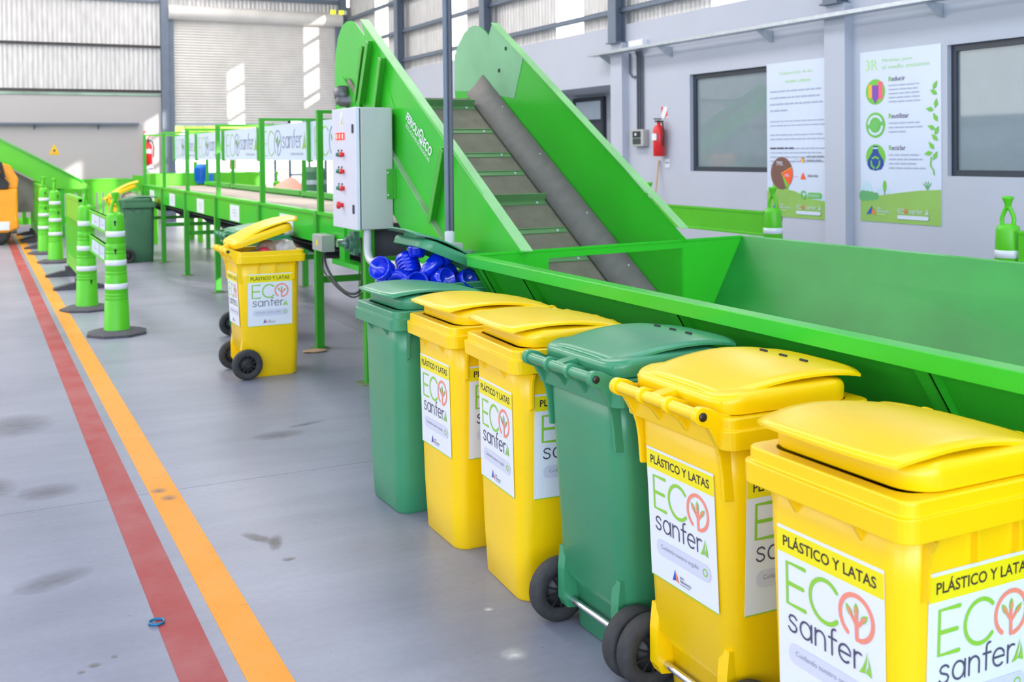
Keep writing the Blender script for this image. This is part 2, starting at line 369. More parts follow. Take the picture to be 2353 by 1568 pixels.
def stain_mat(name, rgb, dens):
    m = bpy.data.materials.new(name); m.use_nodes = True; nt = m.node_tree; b = nt.nodes['Principled BSDF']; L = nt.links; N = nt.nodes.new
    b.inputs['Base Color'].default_value = lin(rgb)+(1,); b.inputs['Roughness'].default_value = 0.5
    tc = N('ShaderNodeTexCoord'); mp = N('ShaderNodeMapping'); mp.inputs['Scale'].default_value = (6, 14, 1); L.new(tc.outputs['Object'], mp.inputs['Vector'])
    n = N('ShaderNodeTexNoise'); n.inputs['Scale'].default_value = 2.2; n.inputs['Detail'].default_value = 6; L.new(mp.outputs['Vector'], n.inputs['Vector'])
    g = N('ShaderNodeTexGradient'); g.gradient_type = 'SPHERICAL'; L.new(tc.outputs['Generated'], (mp2 := N('ShaderNodeMapping')).inputs['Vector'])
    mp2.inputs['Location'].default_value = (-1, -1, 0); mp2.inputs['Scale'].default_value = (2, 2, 0); L.new(mp2.outputs['Vector'], g.inputs['Vector'])
    q = N('ShaderNodeMath'); q.operation = 'MULTIPLY'; L.new(n.outputs['Fac'], q.inputs[0]); L.new(g.outputs['Fac'], q.inputs[1])
    r = N('ShaderNodeMath'); r.operation = 'MULTIPLY'; r.use_clamp = True; L.new(q.outputs[0], r.inputs[0]); r.inputs[1].default_value = dens
    L.new(r.outputs[0], b.inputs['Alpha']); return m
M_STAIN = stain_mat('dark_scuff', (112, 112, 122), 1.1); M_STAIN2 = stain_mat('brown_footprint', (118, 112, 110), 1.6); M_CHALK = stain_mat('white_powder', (232, 232, 236), 1.5)
def stain(x, y, a, b_, rz, m, name='floor_stain'):
    P = MB().add([(a*cos(2*pi*k/18)*(1+0.15*sin(3*k)), b_*sin(2*pi*k/18)*(1+0.15*cos(2*k)), 0) for k in range(18)], [tuple(range(18))])
    return P.build(name, m, floor, (x, y, 0.0016), (0, 0, rz))
for a in ((0.23,4.23,0.16,0.09,0.5,M_STAIN),(0.28,5.37,0.14,0.13,0.2,M_STAIN),(0.06,5.55,0.1,0.2,0,M_STAIN),(1.48,5.84,0.16,0.10,0.1,M_STAIN),(1.68,6.0,0.14,0.03,0.3,M_STAIN),(1.0,4.30,0.035,0.11,0.5,M_STAIN2),(1.05,4.22,0.03,0.10,-0.3,M_STAIN2),(1.05,4.02,0.03,0.02,0,M_STAIN2),
          (0.735,5.13,0.04,0.05,0,M_STAIN),(0.76,5.0,0.04,0.05,0,M_STAIN),(0.30,3.46,0.02,0.018,0,M_STAIN2),(0.26,3.43,0.014,0.012,0,M_STAIN2),(0.36,3.49,0.012,0.012,0,M_STAIN2),(1.46,2.92,0.045,0.05,0,M_CHALK),(1.53,3.25,0.02,0.02,0,M_CHALK),(0.2,6.8,0.2,0.3,0,M_STAIN),(2.7,6.5,0.15,0.2,0,M_STAIN)):
    stain(*a)

# ------------------------------------------------------------------ walls
def foil_material(name, rgb):
    m = mat(name, rgb, 0.45, metal=0.2, var=0.14, scale=2.6, bump=0.8, bscale=9, stretch=(6, 6, 0.8)); return m
M_FOIL = foil_material('foil_insulation', (206, 204, 203))
M_CLEARP = bpy.data.materials.new('translucent_daylight_sheet'); M_CLEARP.use_nodes = True
def _clear():
    nt = M_CLEARP.node_tree; nt.nodes.clear(); N = nt.nodes.new; L = nt.links
    o = N('ShaderNodeOutputMaterial'); mx = N('ShaderNodeMixShader'); t = N('ShaderNodeBsdfTransparent'); d = N('ShaderNodeBsdfTranslucent')
    n = N('ShaderNodeTexNoise'); n.inputs['Scale'].default_value = 30; tc = N('ShaderNodeTexCoord'); L.new(tc.outputs['Object'], n.inputs['Vector'])
    r = N('ShaderNodeValToRGB'); r.color_ramp.elements[0].color = (0.3,)*3+(1,); r.color_ramp.elements[1].color = (0.4,)*3+(1,); L.new(n.outputs['Fac'], r.inputs['Fac'])
    L.new(r.outputs['Color'], mx.inputs['Fac']); L.new(t.outputs[0], mx.inputs[1]); L.new(d.outputs[0], mx.inputs[2]); L.new(mx.outputs[0], o.inputs['Surface'])
_clear()
def sheet_mesh(name, wd, h, m, pitch=0.105, amp=0.008):
    """vertical corrugated sheet in the x-z plane, origin at its lower left"""
    n = max(2, int(round(wd/pitch))); rows = [[], []]
    for k in range(n*6+1):
        x = wd*k/(n*6); y = amp*sin(2*pi*k/6)
        rows[0].append((x, y, 0)); rows[1].append((x, y, h))
    b = MB().grid(rows); return b.mesh(name, m)
# right wall, block masonry to 3.4 m with two windows and a recessed entrance
XW = 8.5
wr = struct(MB().box(XW, XW+0.2, -10, 5.0, 0, 3.4).box(XW, XW+0.2, 7.4, 10.06, 0, 3.4).box(XW, XW+0.2, 11.6, 13.5, 0, 3.4).box(XW, XW+0.2, 17.2, 26.2, 0, 3.4)
    .box(XW, XW+0.2, 5.0, 7.4, 0, 1.275).box(XW, XW+0.2, 5.0, 7.4, 2.555, 3.4).box(XW, XW+0.2, 10.06, 11.6, 0, 1.28).box(XW, XW+0.2, 10.06, 11.6, 2.56, 3.4)
    .box(XW, XW+0.2, 13.5, 17.2, 2.55, 3.4)
    .box(XW+0.2, XW+1.25, 13.4, 13.5, 0, 2.65).box(XW+0.2, XW+1.25, 17.2, 17.3, 0, 2.65).box(XW+1.15, XW+1.25, 13.5, 17.2, 0, 2.55).box(XW+0.2, XW+1.25, 13.5, 17.2, 2.55, 2.65).build('wall_right', M_PLASTER))
for y in (-0.25, 4.2, 8.66, 13.09, 17.55, 22.0):
    MB().box(XW-0.11, XW+0.001, y, y+0.31, 0, 3.13).build('pilaster', M_PLASTER, wr)
    b = MB().box(XW-0.18, XW-0.165, y+0.05, y+0.26, 3.13, 7).box(XW-0.015, XW, y+0.05, y+0.26, 3.13, 7).box(XW-0.165, XW-0.015, y+0.145, y+0.165, 3.13, 7).box(XW-0.2, XW+0.01, y+0.02, y+0.29, 3.125, 3.145)
    b.build('steel_column', M_STEEL, wr)
for z in (3.61, 4.25, 4.95, 5.7, 6.4):
    MB().box(XW-0.05, XW+0.02, -10, 26.2, z-0.035, z-0.025).box(XW-0.05, XW+0.02, -10, 26.2, z+0.03, z+0.04).box(XW-0.05, XW-0.04, -10, 26.2, z-0.03, z+0.035).build('girt', M_STEEL, wr)
strips = [-1.85, -0.9, 2.5, 6.7, 10.8, 14.95, 19.4, 23.8]  # first two are unseen, added and placed to let sun onto the floor
edges = [-10]+[e for s_ in strips for e in (s_-0.46, s_+0.46)]+[26.2]
for i in range(0, len(edges), 2):
    a, b_ = edges[i], edges[i+1]; n = max(1, int(round((b_-a)/1.15)))
    for k in range(n):
        y0 = a+(b_-a)*k/n; link('cladding_panel', sheet_mesh('cladding_panel', (b_-a)/n+0.03, 3.7, M_FOIL), wr, (XW+0.1+0.004*(k % 2), y0-0.015, 3.38), (0, 0, pi/2))
for s_ in strips:
    link('daylight_panel', sheet_mesh('daylight_panel', 0.92, 2.15, M_CLEARP, amp=0.006), wr, (XW+0.1, s_-0.46, 3.38), (0, 0, pi/2))
    link('cladding_panel', sheet_mesh('cladding_panel', 0.98, 1.6, M_FOIL), wr, (XW+0.108, s_-0.49, 5.5), (0, 0, pi/2))
M_GLASS = mat('window_glass', (150, 166, 174), 0.03, var=0.03, spec=1.0, alpha=0.62)
def window(n, y0, y1, z0, z1, sash):
    o = struct(MB().box(XW+0.055, XW+0.12, y0, y0+0.06, z0, z1).box(XW+0.055, XW+0.12, y1-0.06, y1, z0, z1).box(XW+0.055, XW+0.12, y0+0.06, y1-0.06, z0, z0+0.06).box(XW+0.055, XW+0.12, y0+0.06, y1-0.06, z1-0.06, z1).build('window_%d' % n, M_FRAMEW))
    for a, b_ in sash: MB().box(XW+0.083, XW+0.09, a, b_, z0+0.06, z1-0.06).build('pane', M_GLASS, o)
    # the office behind the glass
    MB().box(XW+1.6, XW+1.7, y0-0.6, y1+0.6, 0.4, 3.0).box(XW+0.2, XW+1.7, y0-0.7, y0-0.6, 0.4, 3).box(XW+0.2, XW+1.7, y1+0.6, y1+0.7, 0.4, 3).box(XW+0.2, XW+1.7, y0-0.7, y1+0.7, 3, 3.1).build('office_wall', M_PLASTER, o)
    return o
window(1, 10.06, 11.6, 1.28, 2.56, [(10.12, 11.54)])
w2 = window(2, 5.0, 7.4, 1.275, 2.555, [(5.06, 6.2), (6.26, 7.34)])
MB().box(XW+0.055, XW+0.12, 6.2, 6.26, 1.33, 2.5).build('mullion', M_FRAMEW, w2)
# dark entrance door in the recess, with a fanlight
d2 = struct(MB().box(XW+1.08, XW+1.15, 15.55, 15.63, 0, 2.5).box(XW+1.08, XW+1.15, 16.5, 16.58, 0, 2.5).box(XW+1.08, XW+1.15, 15.63, 16.5, 2.43, 2.5).box(XW+1.08, XW+1.15, 15.63, 16.5, 2.05, 2.11).build('door_2', M_FRAMEW))
MB().box(XW+1.1, XW+1.14, 15.63, 16.5, 0.01, 2.05).build('door_leaf', mat('dark_door_leaf', (70, 72, 84), 0.4), d2)
MB().box(XW+1.1, XW+1.11, 15.63, 16.5, 2.11, 2.43).build('fanlight', mat('fanlight_glass', (196, 210, 222), 0.1, var=0.02), d2)
MB().tube([(XW+1.1, 15.72, 1.0), (XW+1.06, 15.72, 1.0), (XW+1.06, 15.84, 1.0)], 0.012).build('handle', M_CHROME, d2)

# back wall: painted masonry to 2.97 m on the left, foil-lined sheeting above, roller door on the right
YB = 26.2
wb = struct(MB().box(-12.2, 3.95, YB, YB+0.2, 0, 2.97).box(8.42, 8.7, YB, YB+0.2, 0, 5.3).build('wall_back', M_WALLB))
MB().box(-12.2, 3.95, YB-0.02, YB+0.2, 2.97, 3.03).build('wall_capping', mat('greenish_steel_capping', (146, 172, 156), 0.5, var=0.25, scale=1.5), wb)
link('cladding_panel', sheet_mesh('cladding_wide', 9.4, 3.97, M_FOIL), wb, (-12.2, YB+0.1, 3.03))
for k in range(6): link('cladding_panel', sheet_mesh('cladding_panel', 1.15, 3.97, M_FOIL), wb, (-2.81+1.13*k, YB+0.1+0.004*(k % 2), 3.03))
for k in range(4): link('cladding_panel', sheet_mesh('cladding_panel', 1.12, 2.05, M_FOIL), wb, (4.1+1.1*k, YB+0.1+0.004*(k % 2), 4.97))
for z in (3.08, 4.13, 5.2, 6.2): MB().box(-12.2, 3.95, YB+0.02, YB+0.07, z-0.03, z+0.03).build('girt', M_BOLT if z < 4.5 else M_STEEL, wb)
MB().box(4.12, 8.5, YB-0.02, YB+0.06, 5.36, 5.46).build('girt', M_STEEL, wb)
for x0, x1 in ((3.95, 4.12), (8.32, 8.48)):
    MB().box(x0, x1, YB-0.15, YB-0.135, 0, 7).box(x0, x1, YB-0.01, YB+0.02, 0, 7).box((x0+x1)/2-0.01, (x0+x1)/2+0.01, YB-0.135, YB-0.01, 0, 7).build('steel_column', M_STEEL, wb)
MB().box(4.12, 4.24, YB-0.12, YB+0.02, 0, 4.85).box(8.2, 8.32, YB-0.12, YB+0.02, 0, 4.85).build('door_guide', M_STEEL, wb)
prof = []
zz = 2.32
for k in range(41):
    for t in range(5): prof.append((zz+0.064*(k+t/5), 0.024*sin(pi*t/5)))
prof.append((zz+0.064*41, 0))
d1 = struct(MB().grid([[(4.2, YB-0.02-p, z) for z, p in prof], [(8.26, YB-0.02-p, z) for z, p in prof]]).build('door_1', mat('galvanised_shutter', (218, 214, 208), 0.5, metal=0.1, var=0.07, scale=3)))
MB().box(4.2, 8.26, YB-0.05, YB, 2.27, 2.33).build('bottom_bar', M_GALV, d1)
MB().lathe([(0.17, 4.12), (0.17, 8.34)], 20, 'x').build('shutter_barrel', MATS['galvanised_shutter'], d1, (0, YB-0.12, 4.94))
# hall behind and beside the camera
wl = struct(MB().box(-12.2, -12, 0.0, 26.2, 0, 2.6).box(-12.2, -12, -10, -9.2, 0, 2.6).box(-12.2, -12, -10, 26.2, 6.4, 7).build('wall_left', M_PLASTER))
for k in range(8): MB().box(-12.1, -12.08, -10+4.525*k, -5.5+4.525*k, 2.6, 6.4).build('daylight_panel', mat('white_polycarbonate', (236, 240, 246), 0.5, var=0.02), wl)
struct(MB().box(-12.2, 8.7, -10.2, -10, 0, 7).build('wall_front', M_PLASTER))
ce = struct(MB().box(-12.2, 8.7, -10.2, 26.4, 7.0, 7.1).build('ceiling', M_FOIL))
for x in (-8.0, -2.0, 4.2): MB().box(x-0.9, x+0.9, -8, 26, 6.97, 6.99).build('roof_light_panel', mat('white_polycarbonate', (236, 240, 246), 0.5, var=0.02), ce)
# outdoors beyond the roller door
struct(MB().box(-40, 60, 26.4, 90, -0.3, -0.02).build('yard', mat('sunlit_concrete_yard', (214, 208, 198), 0.8, var=0.08, scale=0.6)))
struct(MB().box(-40, 60, -60, -10.3, -0.3, -0.05).box(8.8, 60, -10.3, 26.3, -0.3, -0.05).box(-60, -12.3, -10.3, 90, -0.3, -0.05).build('outer_ground', mat('grass_and_gravel', (150, 152, 126), 0.9, var=0.2, scale=0.8)))

# ------------------------------------------------------------------ wheeled refuse bins
def sticker_mesh():
    P = Print(); W = 0.31
    P.rect(-.155, .155, 0, .003, M_LOGO, 1).rect(-.155, .155, .306, .358, M_BAND, 1)
    P.text('PLÁSTICO Y LATAS', 0, .321, M_INK, width=.272, height=.030, bold=0.018, center=True)
    eco_word(P, -.125, .198, .090, M_LOGO, M_ORNG, .0095)
    x = word_sanfer(P, -.123, .139, .036, M_INKV, .0048)
    sail(P, .086, .136, .050, M_LOGO)
    P.rrect(-.122, .128, .070, .114, .02, M_PILL, 1)
    P.text('Cuidando nuestro orgullo', -.10, .086, M_TXTG, width=.175)
    P.stroke(arc(.104, .092, .009, 0, 345, 12), .004, M_LOGO, 2, closed=True)
    P.poly([(-.05, .018), (-.034, .022), (-.036, .052)], M_BLUEI); P.poly([(-.033, .022), (-.019, .018), (-.032, .046)], M_ORI)
    P.text('SAN', -.014, .034, M_INKV, height=.007, bold=0.01).text('FERNANDO', -.014, .024, M_INKV, height=.007, bold=0.01).rect(-.014, .03, .018, .020, M_TXTG, 2)
    P.mb.box(-.155, .155, 0.0, 0.0012, 0, .365, P.mi(M_WHITE))
    return P.mb.mesh('label_sticker', P.mats)
STICK = sticker_mesh()
def bin_meshes(m):
    R = {}
    # hollow tapered body with rounded corners and an axle recess at the back
    def ring(z, w_, y0, y1, r): return rrect(w_, y1-y0, r, z, (y0+y1)/2, n=6)
    b = MB(); b.loft([ring(0, .335, -.19, .13, .05), ring(.012, .352, -.20, .142, .055), ring(.150, .372, -.205, .150, .055), ring(.200, .378, -.207, .192, .055), ring(.70, .415, -.2155, .215, .06), ring(.862, .426, -.2185, .222, .06),
                       ring(.862, .404, -.2075, .211, .05), ring(.70, .394, -.205, .204, .05), ring(.25, .358, -.196, .184, .045), ring(.15, .33, -.18, .1, .04)], smooth=True)
    for sx in (-1, 1):
        b.prism([(.12, .27), (.190, .27), (.198, .20), (.198, .10), (.185, .075), (.15, .07), (.12, .07)], sx*.158-.020, sx*.158+.020, 'x')
        b.prism([(.205+.0, .80), (.244, .80), (.230, .775), (.2235, .745), (.222, .68), (.205, .67)] if sx > 0 else [(-.205, .80), (-.244, .80), (-.230, .775), (-.2235, .745), (-.222, .68), (-.205, .67)], -.172, -.164, 'y')
        for y in (-.035, .085): b.box(min(sx*.19, sx*.2245), max(sx*.19, sx*.2255), y-.004, y+.004, .732, .80)
        b.prism([(-.205, .80), (-.240, .80), (-.215, .762)], sx*.095-.004, sx*.095+.004, 'x')
    R['body'] = b
    # two-step collar
    c = MB(); c.loft([ring(.800, .42, -.214, .218, .05), ring(.803, .486, -.250, .236, .034), ring(.852, .488, -.252, .238, .034), ring(.853, .474, -.240, .232, .03), ring(.880, .474, -.240, .232, .03), ring(.884, .468, -.237, .229, .03),
                       ring(.884, .408, -.203, .207, .05), ring(.800, .404, -.20, .205, .05)], cap0=False, cap1=False)
    for sx in (-1, 1):
        pts = [(.195, .884), (.232, .893), (.258, .907)]+[(.287+.0235*cos(radians(a)), .890+.0235*sin(radians(a))) for a in range(100, -100, -20)]+[(.268, .858), (.252, .832), (.238, .806), (.195, .80)]
        c.prism(pts, sx*.195-.011, sx*.195+.011, 'x')
        c.prism([(.17, .81), (.240, .81), (.229, .78), (.222, .74), (.219, .70), (.216, .665), (.17, .66)], sx*.192-.005, sx*.192+.005, 'x')
        c.prism([(.2, .862), (.235, .895)]+[(.287+.0235*cos(radians(a)), .890+.0235*sin(radians(a))) for a in range(110, -110, -20)]+[(.262, .85), (.24, .82), (.2, .79)], sx*.062-.008, sx*.062+.008, 'x')
    R['collar'] = c
    R['handle'] = MB().tube([(-.2, .287, .890), (.2, .287, .890)], .0165, 14).tube([(.195, .255, .872), (-.195, .255, .872)], .006, 6)
    # lid, in hinge coordinates
    hy, hz = .287, .890
    def arch(y): return max(0, 1-((y-.0)/.235)**2)
    def lr(z, w_, y0, y1, r, a): return [(x, y-hy, zz+a*arch(y)-hz) for x, y, zz in rrect(w_, y1-y0, r, z, (y0+y1)/2, n=7)]
    l = MB(); l.loft([lr(.886, .424, -.184, .222, .06, 0), lr(.886, .440, -.194, .234, .07, 0), lr(.888, .441, -.195, .235, .07, 0), lr(.910, .443, -.196, .236, .07, .008), lr(.914, .443, -.196, .236, .07, .010), lr(.921, .439, -.193, .233, .067, .016), lr(.926, .431, -.187, .228, .064, .020), lr(.928, .42, -.18, .22, .06, .022), lr(.928, .36, -.15, .20, .05, .024)], smooth=True, cap0=False)
    l.prism([(x, y-hy) for x, y in ((-.085, -.186), (.085, -.186), (.1, -.14), (-.1, -.14))], .925-hz, .958-hz, 'z')
    l.prism([(-.10, .0), (-.02, -.004), (.0, .0), (.006, .010), (.0, .018), (-.02, .022), (-.10, .034)], -.02, .02, 'x')
    R['lid'] = l
    top, bot = [], []
    NU, NV = 14, 18
    for i in range(NV+1):
        t = i/NV; rt, rb = [], []
        for j in range(NU+1):
            u = -1+2*j/NU; au = abs(u)
            y = .222-(.222+.268-.035*au**4)*t
            hw = .196+.018*min(1, t*1.6)-.012*max(0, t-.82)/.18
            z = .936+.040*sin(min(1, t*1.15)*pi*.62)**1.2 if t < .8 else None
            z = .934+.040*(1-((t-.62)/.62)**2) - .006*max(0, (t-.62)/.38)**2
            z -= .016*au**4*(1-.5*t)
            if au < .80 and .1 < t < .9: z -= .0035
            rt.append((u*hw, y-hy, z-hz)); rb.append((u*hw, y-hy, z-.007-hz))
        top.append(rt); bot.append(rb)
    p = MB().grid(top).grid([r[::-1] for r in bot])
    for A, B in ((top[0], bot[0]), (top[-1], bot[-1]), ([r[0] for r in top], [r[0] for r in bot]), ([r[-1] for r in top], [r[-1] for r in bot])): p.grid([A, B], smooth=False)
    R['lid_panel'] = p
    R['slot'] = MB().box(-.014, .014, -.142-hy, -.135-hy, .963-hz, .9735-hz)
    out = {}
    for k, b in R.items():
        me = b.mesh(k, M_DARK if k == 'slot' else m); bm = bmesh.new(); bm.from_mesh(me)
        if k in ('lid_panel',): bmesh.ops.remove_doubles(bm, verts=bm.verts, dist=1e-5)
        bmesh.ops.recalc_face_normals(bm, faces=bm.faces)
        if k in ('collar', 'lid_panel', 'lid'):
            pass
        bm.to_mesh(me); bm.free(); out[k] = me
    return out
def wheel_meshes():
    t = MB().lathe([(.058, -.014), (.062, -.024), (.094, -.026), (.103, -.018), (.105, -.006), (.105, .006), (.103, .018), (.094, .026), (.062, .024), (.058, .014)], 36, 'x', close=False)
    h = MB().lathe([(.012, -.02), (.060, -.008), (.060, .008), (.012, .02)], 28, 'x'); h.lathe([(.018, -.030), (.018, .030)], 16, 'x')
    for k in range(10):
        M = Matrix.Rotation(2*pi*k/10, 4, 'X'); h.box(-.019, .019, -.003, .003, .015, .060, 0, M)
    mt = t.mesh('tyre', M_TYRE); mh = h.mesh('hub', M_HUB); return mt, mh
WT, WH = wheel_meshes()
CAP = MB().lathe([(.0, -.003), (.0105, -.003), (.0115, -.0015), (.0115, .0015), (.0105, .003), (.0045, .003), (.004, .0005), (.0, .0005)], 16, 'x', close=False).mesh('pin', M_BOLT)
AXLE = MB().tube([(-.21, .17, .1), (.21, .17, .1)], .0105, 12).mesh('axle', M_CHROME)
BINM = {}
def wheelie_bin(m, label, loc, rz, lid=0.0, stickers=(), group=None, name='wheeled_bin', slots=False):
    if m not in BINM: BINM[m] = bin_meshes(m)
    R = BINM[m]; o = thing(name, label, 'bin', (loc[0], loc[1], 0), rz, group)
    link('body', R['body'], o); link('collar', R['collar'], o, bevel=0.0025); link('handle', R['handle'], o)
    L = link('lid', R['lid'], o, (0, .287, .890), (-lid, 0, 0)); link('lid_panel', R['lid_panel'], L)
    if slots:
        for x in (-.085, 0, .085): link('slot', R['slot'], L, (x, 0, 0))
    for sx in (-1, 1):
        w_ = link('wheel', WT, o, (sx*.222, .17, .105)); link('hub', WH, w_)
        link('pin', CAP, o, (sx*.2075, .287, .890))
    link('axle', AXLE, o)
    for f in stickers:
        if f == 'front': link('label_sticker', STICK, o, (0, -.2118, .36), (radians(1.0), 0, 0))
        if f == 'rear': link('label_sticker', STICK, o, (0, .2040, .36), (radians(2.4), 0, pi))
        if f == '+x': link('label_sticker', STICK, o, (.1972, .0, .36), (radians(2.15), 0, pi/2))
        if f == '-x': link('label_sticker', STICK, o, (-.1972, .0, .36), (radians(2.15), 0, -pi/2))
    return o
D = radians
row = 'wheeled bins lined up beside the hopper'
wheelie_bin(M_GRN, 'green wheeled bin without stickers, farthest closed bin of the row', (1.795, 4.452), D(-89), group=row)
wheelie_bin(M_YEL, 'yellow wheeled bin with stickers, directly next to the farthest closed green bin', (1.85, 3.95), D(-91), stickers=('front', '+x'), group=row)
wheelie_bin(M_YEL, 'yellow wheeled bin with stickers, third in the row before the second green bin', (1.857, 3.396), D(-94), stickers=('front', '+x'), group=row)
wheelie_bin(M_GRN, 'green wheeled bin turned wheels and handle outwards between two yellow bins', (1.878, 2.852), D(91), group=row, slots=True)
wheelie_bin(M_YEL, 'yellow wheeled bin turned handle outwards, black wheel showing, with stickers', (1.888, 2.338), D(89), stickers=('rear', '-x'), group=row, slots=True)
wheelie_bin(M_YEL, 'nearest and largest yellow wheeled bin at the lower right corner', (1.79, 1.68), D(-90), stickers=('front', '+x'), group=row)
wheelie_bin(M_YEL, 'yellow wheeled bin standing alone with half-open lid over rubbish', (1.825, 7.60), D(90), lid=D(17), stickers=('rear', '-x'))
wheelie_bin(M_GRN, 'green wheeled bin hidden behind the lone yellow bin', (2.12, 9.05), D(90))
wheelie_bin(M_GRN, 'green wheeled bin with lid propped open, overflowing with blue plastic fittings', (2.165, 5.25), D(-90), lid=D(23))
wheelie_bin(M_GRN_OLD, 'dull green wheeled bin by the far end of the sorting table', (2.13, 16.55), D(90))
wheelie_bin(M_YEL, 'yellow wheeled bin with raised lid behind the dull green bin', (2.1, 17.7), D(90), lid=D(24))
# rubbish inside the lone yellow bin
M_FILM = mat('crumpled_clear_film', (214, 206, 206), 0.2, var=0.25, scale=14, bump=0.6, bscale=16)
def lump(name, label, cat, loc, s, m, seed, group=None, amp=0.35):
    rnd = random.Random(seed); bm = bmesh.new(); bmesh.ops.create_icosphere(bm, subdivisions=3, radius=1.0)
    ph = [(rnd.uniform(-1, 1), rnd.uniform(-1, 1), rnd.uniform(-1, 1), rnd.uniform(2, 6), rnd.uniform(0, 6)) for _ in range(7)]
    for v in bm.verts:
        d = sum(abs(sin(f*(a*v.co.x+b*v.co.y+c*v.co.z)+q)) for a, b, c, f, q in ph)/7
        v.co = Vector((v.co.x*s[0], v.co.y*s[1], v.co.z*s[2]))*(1-amp+amp*1.4*d)
    me = bpy.data.meshes.new(name); bm.to_mesh(me); bm.free(); me.materials.append(m)
    for p in me.polygons: p.use_smooth = True
    o = bpy.data.objects.new(name, me); COL.objects.link(o); o.location = loc
    return tag(o, label, cat, group)
G = 'rubbish in the lone yellow bin'
lump('plastic_film', 'crumpled clear plastic bag at the front of the lone yellow bin', 'bag', (1.965, 7.56, .875), (.09, .1, .075), M_FILM, 3, G)
lump('plastic_film', 'crumpled brownish film under the raised lid of the lone yellow bin', 'bag', (1.855, 7.58, .875), (.085, .11, .075), mat('brown_film', (176, 150, 136), 0.3, var=0.3, scale=18, bump=0.5, bscale=20), 5, G)
lump('wrapper', 'bright red wrapper under the half-open yellow lid', 'wrapper', (1.805, 7.46, .865), (.045, .04, .04), mat('red_wrapper', (222, 62, 90), 0.3, var=0.15), 8, G)
lump('wrapper', 'dark purple wrapper at the hinge end of the lone yellow bin', 'wrapper', (1.73, 7.5, .845), (.07, .05, .04), mat('purple_wrapper', (86, 70, 100), 0.35, var=0.3, scale=20), 9, G)
lump('plastic_film', 'clear bag in the far yellow bin with raised lid', 'bag', (2.17, 17.7, .9), (.13, .13, .1), M_FILM, 11)

# blue pipe fittings in the propped-open green bin
def fitting(kind, label, loc, rot, s=1.0):
    b = MB()
    if kind == 'bend':
        pts = [(0.09*(1-cos(t)), 0, 0.09*sin(t)) for t in [radians(a) for a in range(0, 95, 12)]]
        b.tube(pts, .043, 20, cap=False)
        b.lathe([(.043, -.062), (.054, -.062), (.054, -.008), (.043, .0)], 22, 'z', close=False); b.lathe([(.043, 0), (.043, -.06), (.0, -.06)], 22, 'z', close=False)
        M = Matrix.Translation((.09, 0, .09)) @ Matrix.Rotation(radians(90), 4, 'Y'); b.lathe([(.043, 0), (.054, .008), (.054, .06), (.043, .06), (.041, .01), (0, .01)], 22, 'z', M=M, close=False)
    elif kind == 'cup':
        b.lathe([(.0, 0), (.05, 0), (.058, .01), (.062, .045), (.066, .05), (.068, .1), (.062, .1), (.058, .05), (0, .04)], 28, close=False)
    else: # ribbed socket
        pr = [(.0, 0), (.056, 0)]
        for k in range(5): pr += [(.060, .012+.02*k), (.060, .02+.02*k), (.055, .023+.02*k), (.055, .03+.02*k)]
        pr += [(.05, .12), (.046, .12), (.046, .02), (0, .02)]; b.lathe(pr, 28, close=False)
    me = b.mesh('pipe_fitting', M_BLUEP); o = bpy.data.objects.new('pipe_fitting', me); COL.objects.link(o); o.location = loc; o.rotation_euler = rot; o.scale = (s, s, s)
    return tag(o, label, 'fitting', 'blue fittings in the propped-open green bin')
fitting('cup', 'blue plastic cap overhanging the left rim of the open green bin', (1.945, 5.33, .925), (0.25, -1.2, 0.35), .92)
fitting('bend', 'small blue pipe bend just right of the overhanging cap', (2.0, 5.24, .905), (0.3, 0.9, 2.6), 0.75)
fitting('socket', 'ribbed blue pipe socket standing tilted amid the fittings', (2.065, 5.30, .90), (-0.55, 0.35, 0.6), 1.05)
fitting('bend', 'large blue pipe bend in the middle of the open green bin', (2.09, 5.16, .90), (0.5, -0.3, 0.4), .95)
fitting('cup', 'blue plastic cap right beneath the propped green lid', (2.085, 5.27, 1.0), (-0.2, 0.25, 0.6), .72)
fitting('cup', 'blue plastic cap at the front centre of the fittings, tipped forward', (2.115, 5.08, .885), (1.25, 0.2, 0.35), .85)
fitting('bend', 'blue pipe bend in shadow behind the ribbed socket', (2.17, 5.34, .86), (0.6, 0.2, 1.2), .8)
fitting('cup', 'blue plastic cap in shadow at the right of the open green bin', (2.21, 5.24, .885), (0.9, 0.5, 0.2), .8)
fitting('cup', 'blue plastic cap at the far right, hinge end of the open green bin', (2.255, 5.10, .865), (1.1, -0.1, 0.5), .8)
fitting('cup', 'blue plastic cap low at the left front of the fittings', (2.02, 5.12, .87), (1.2, -0.2, -0.2), .8)

# ------------------------------------------------------------------ feed hopper
H = thing('feed_hopper', 'long green steel feed hopper with sloping sides behind the row of bins', 'hopper', (0, 0, 0))
ZR = 1.03
def hx(y): return 2.215-(4.92-y)*0.0196      # outer edge of the near rim
NEAR0, NEAR1, FAR0, FAR1 = (hx(0.2), 0.2), (2.216, 4.92), (4.21, 0.2), (4.137, 5.13)
TH = 0.006; ZB = 0.34
def slab(b, q0, q1, q2, q3, t):
    """plate through four corner points with thickness t along its normal"""
    q = [Vector(p) for p in (q0, q1, q2, q3)]; n = (q[1]-q[0]).cross(q[3]-q[0]).normalized()*t
    b.add([tuple(p) for p in q]+[tuple(p+n) for p in q], [(0,1,2,3),(7,6,5,4),(0,4,5,1),(1,5,6,2),(2,6,7,3),(3,7,4,0)])
    return b
rw = 0.062
b = MB(); slab(b, (NEAR0[0]+rw, NEAR0[1], ZR-.004), (NEAR1[0]+rw, NEAR1[1], ZR-.004), (2.70, 5.0, ZB), (2.66, 0.2, ZB), TH); b.build('near_side', M_MACH, H)
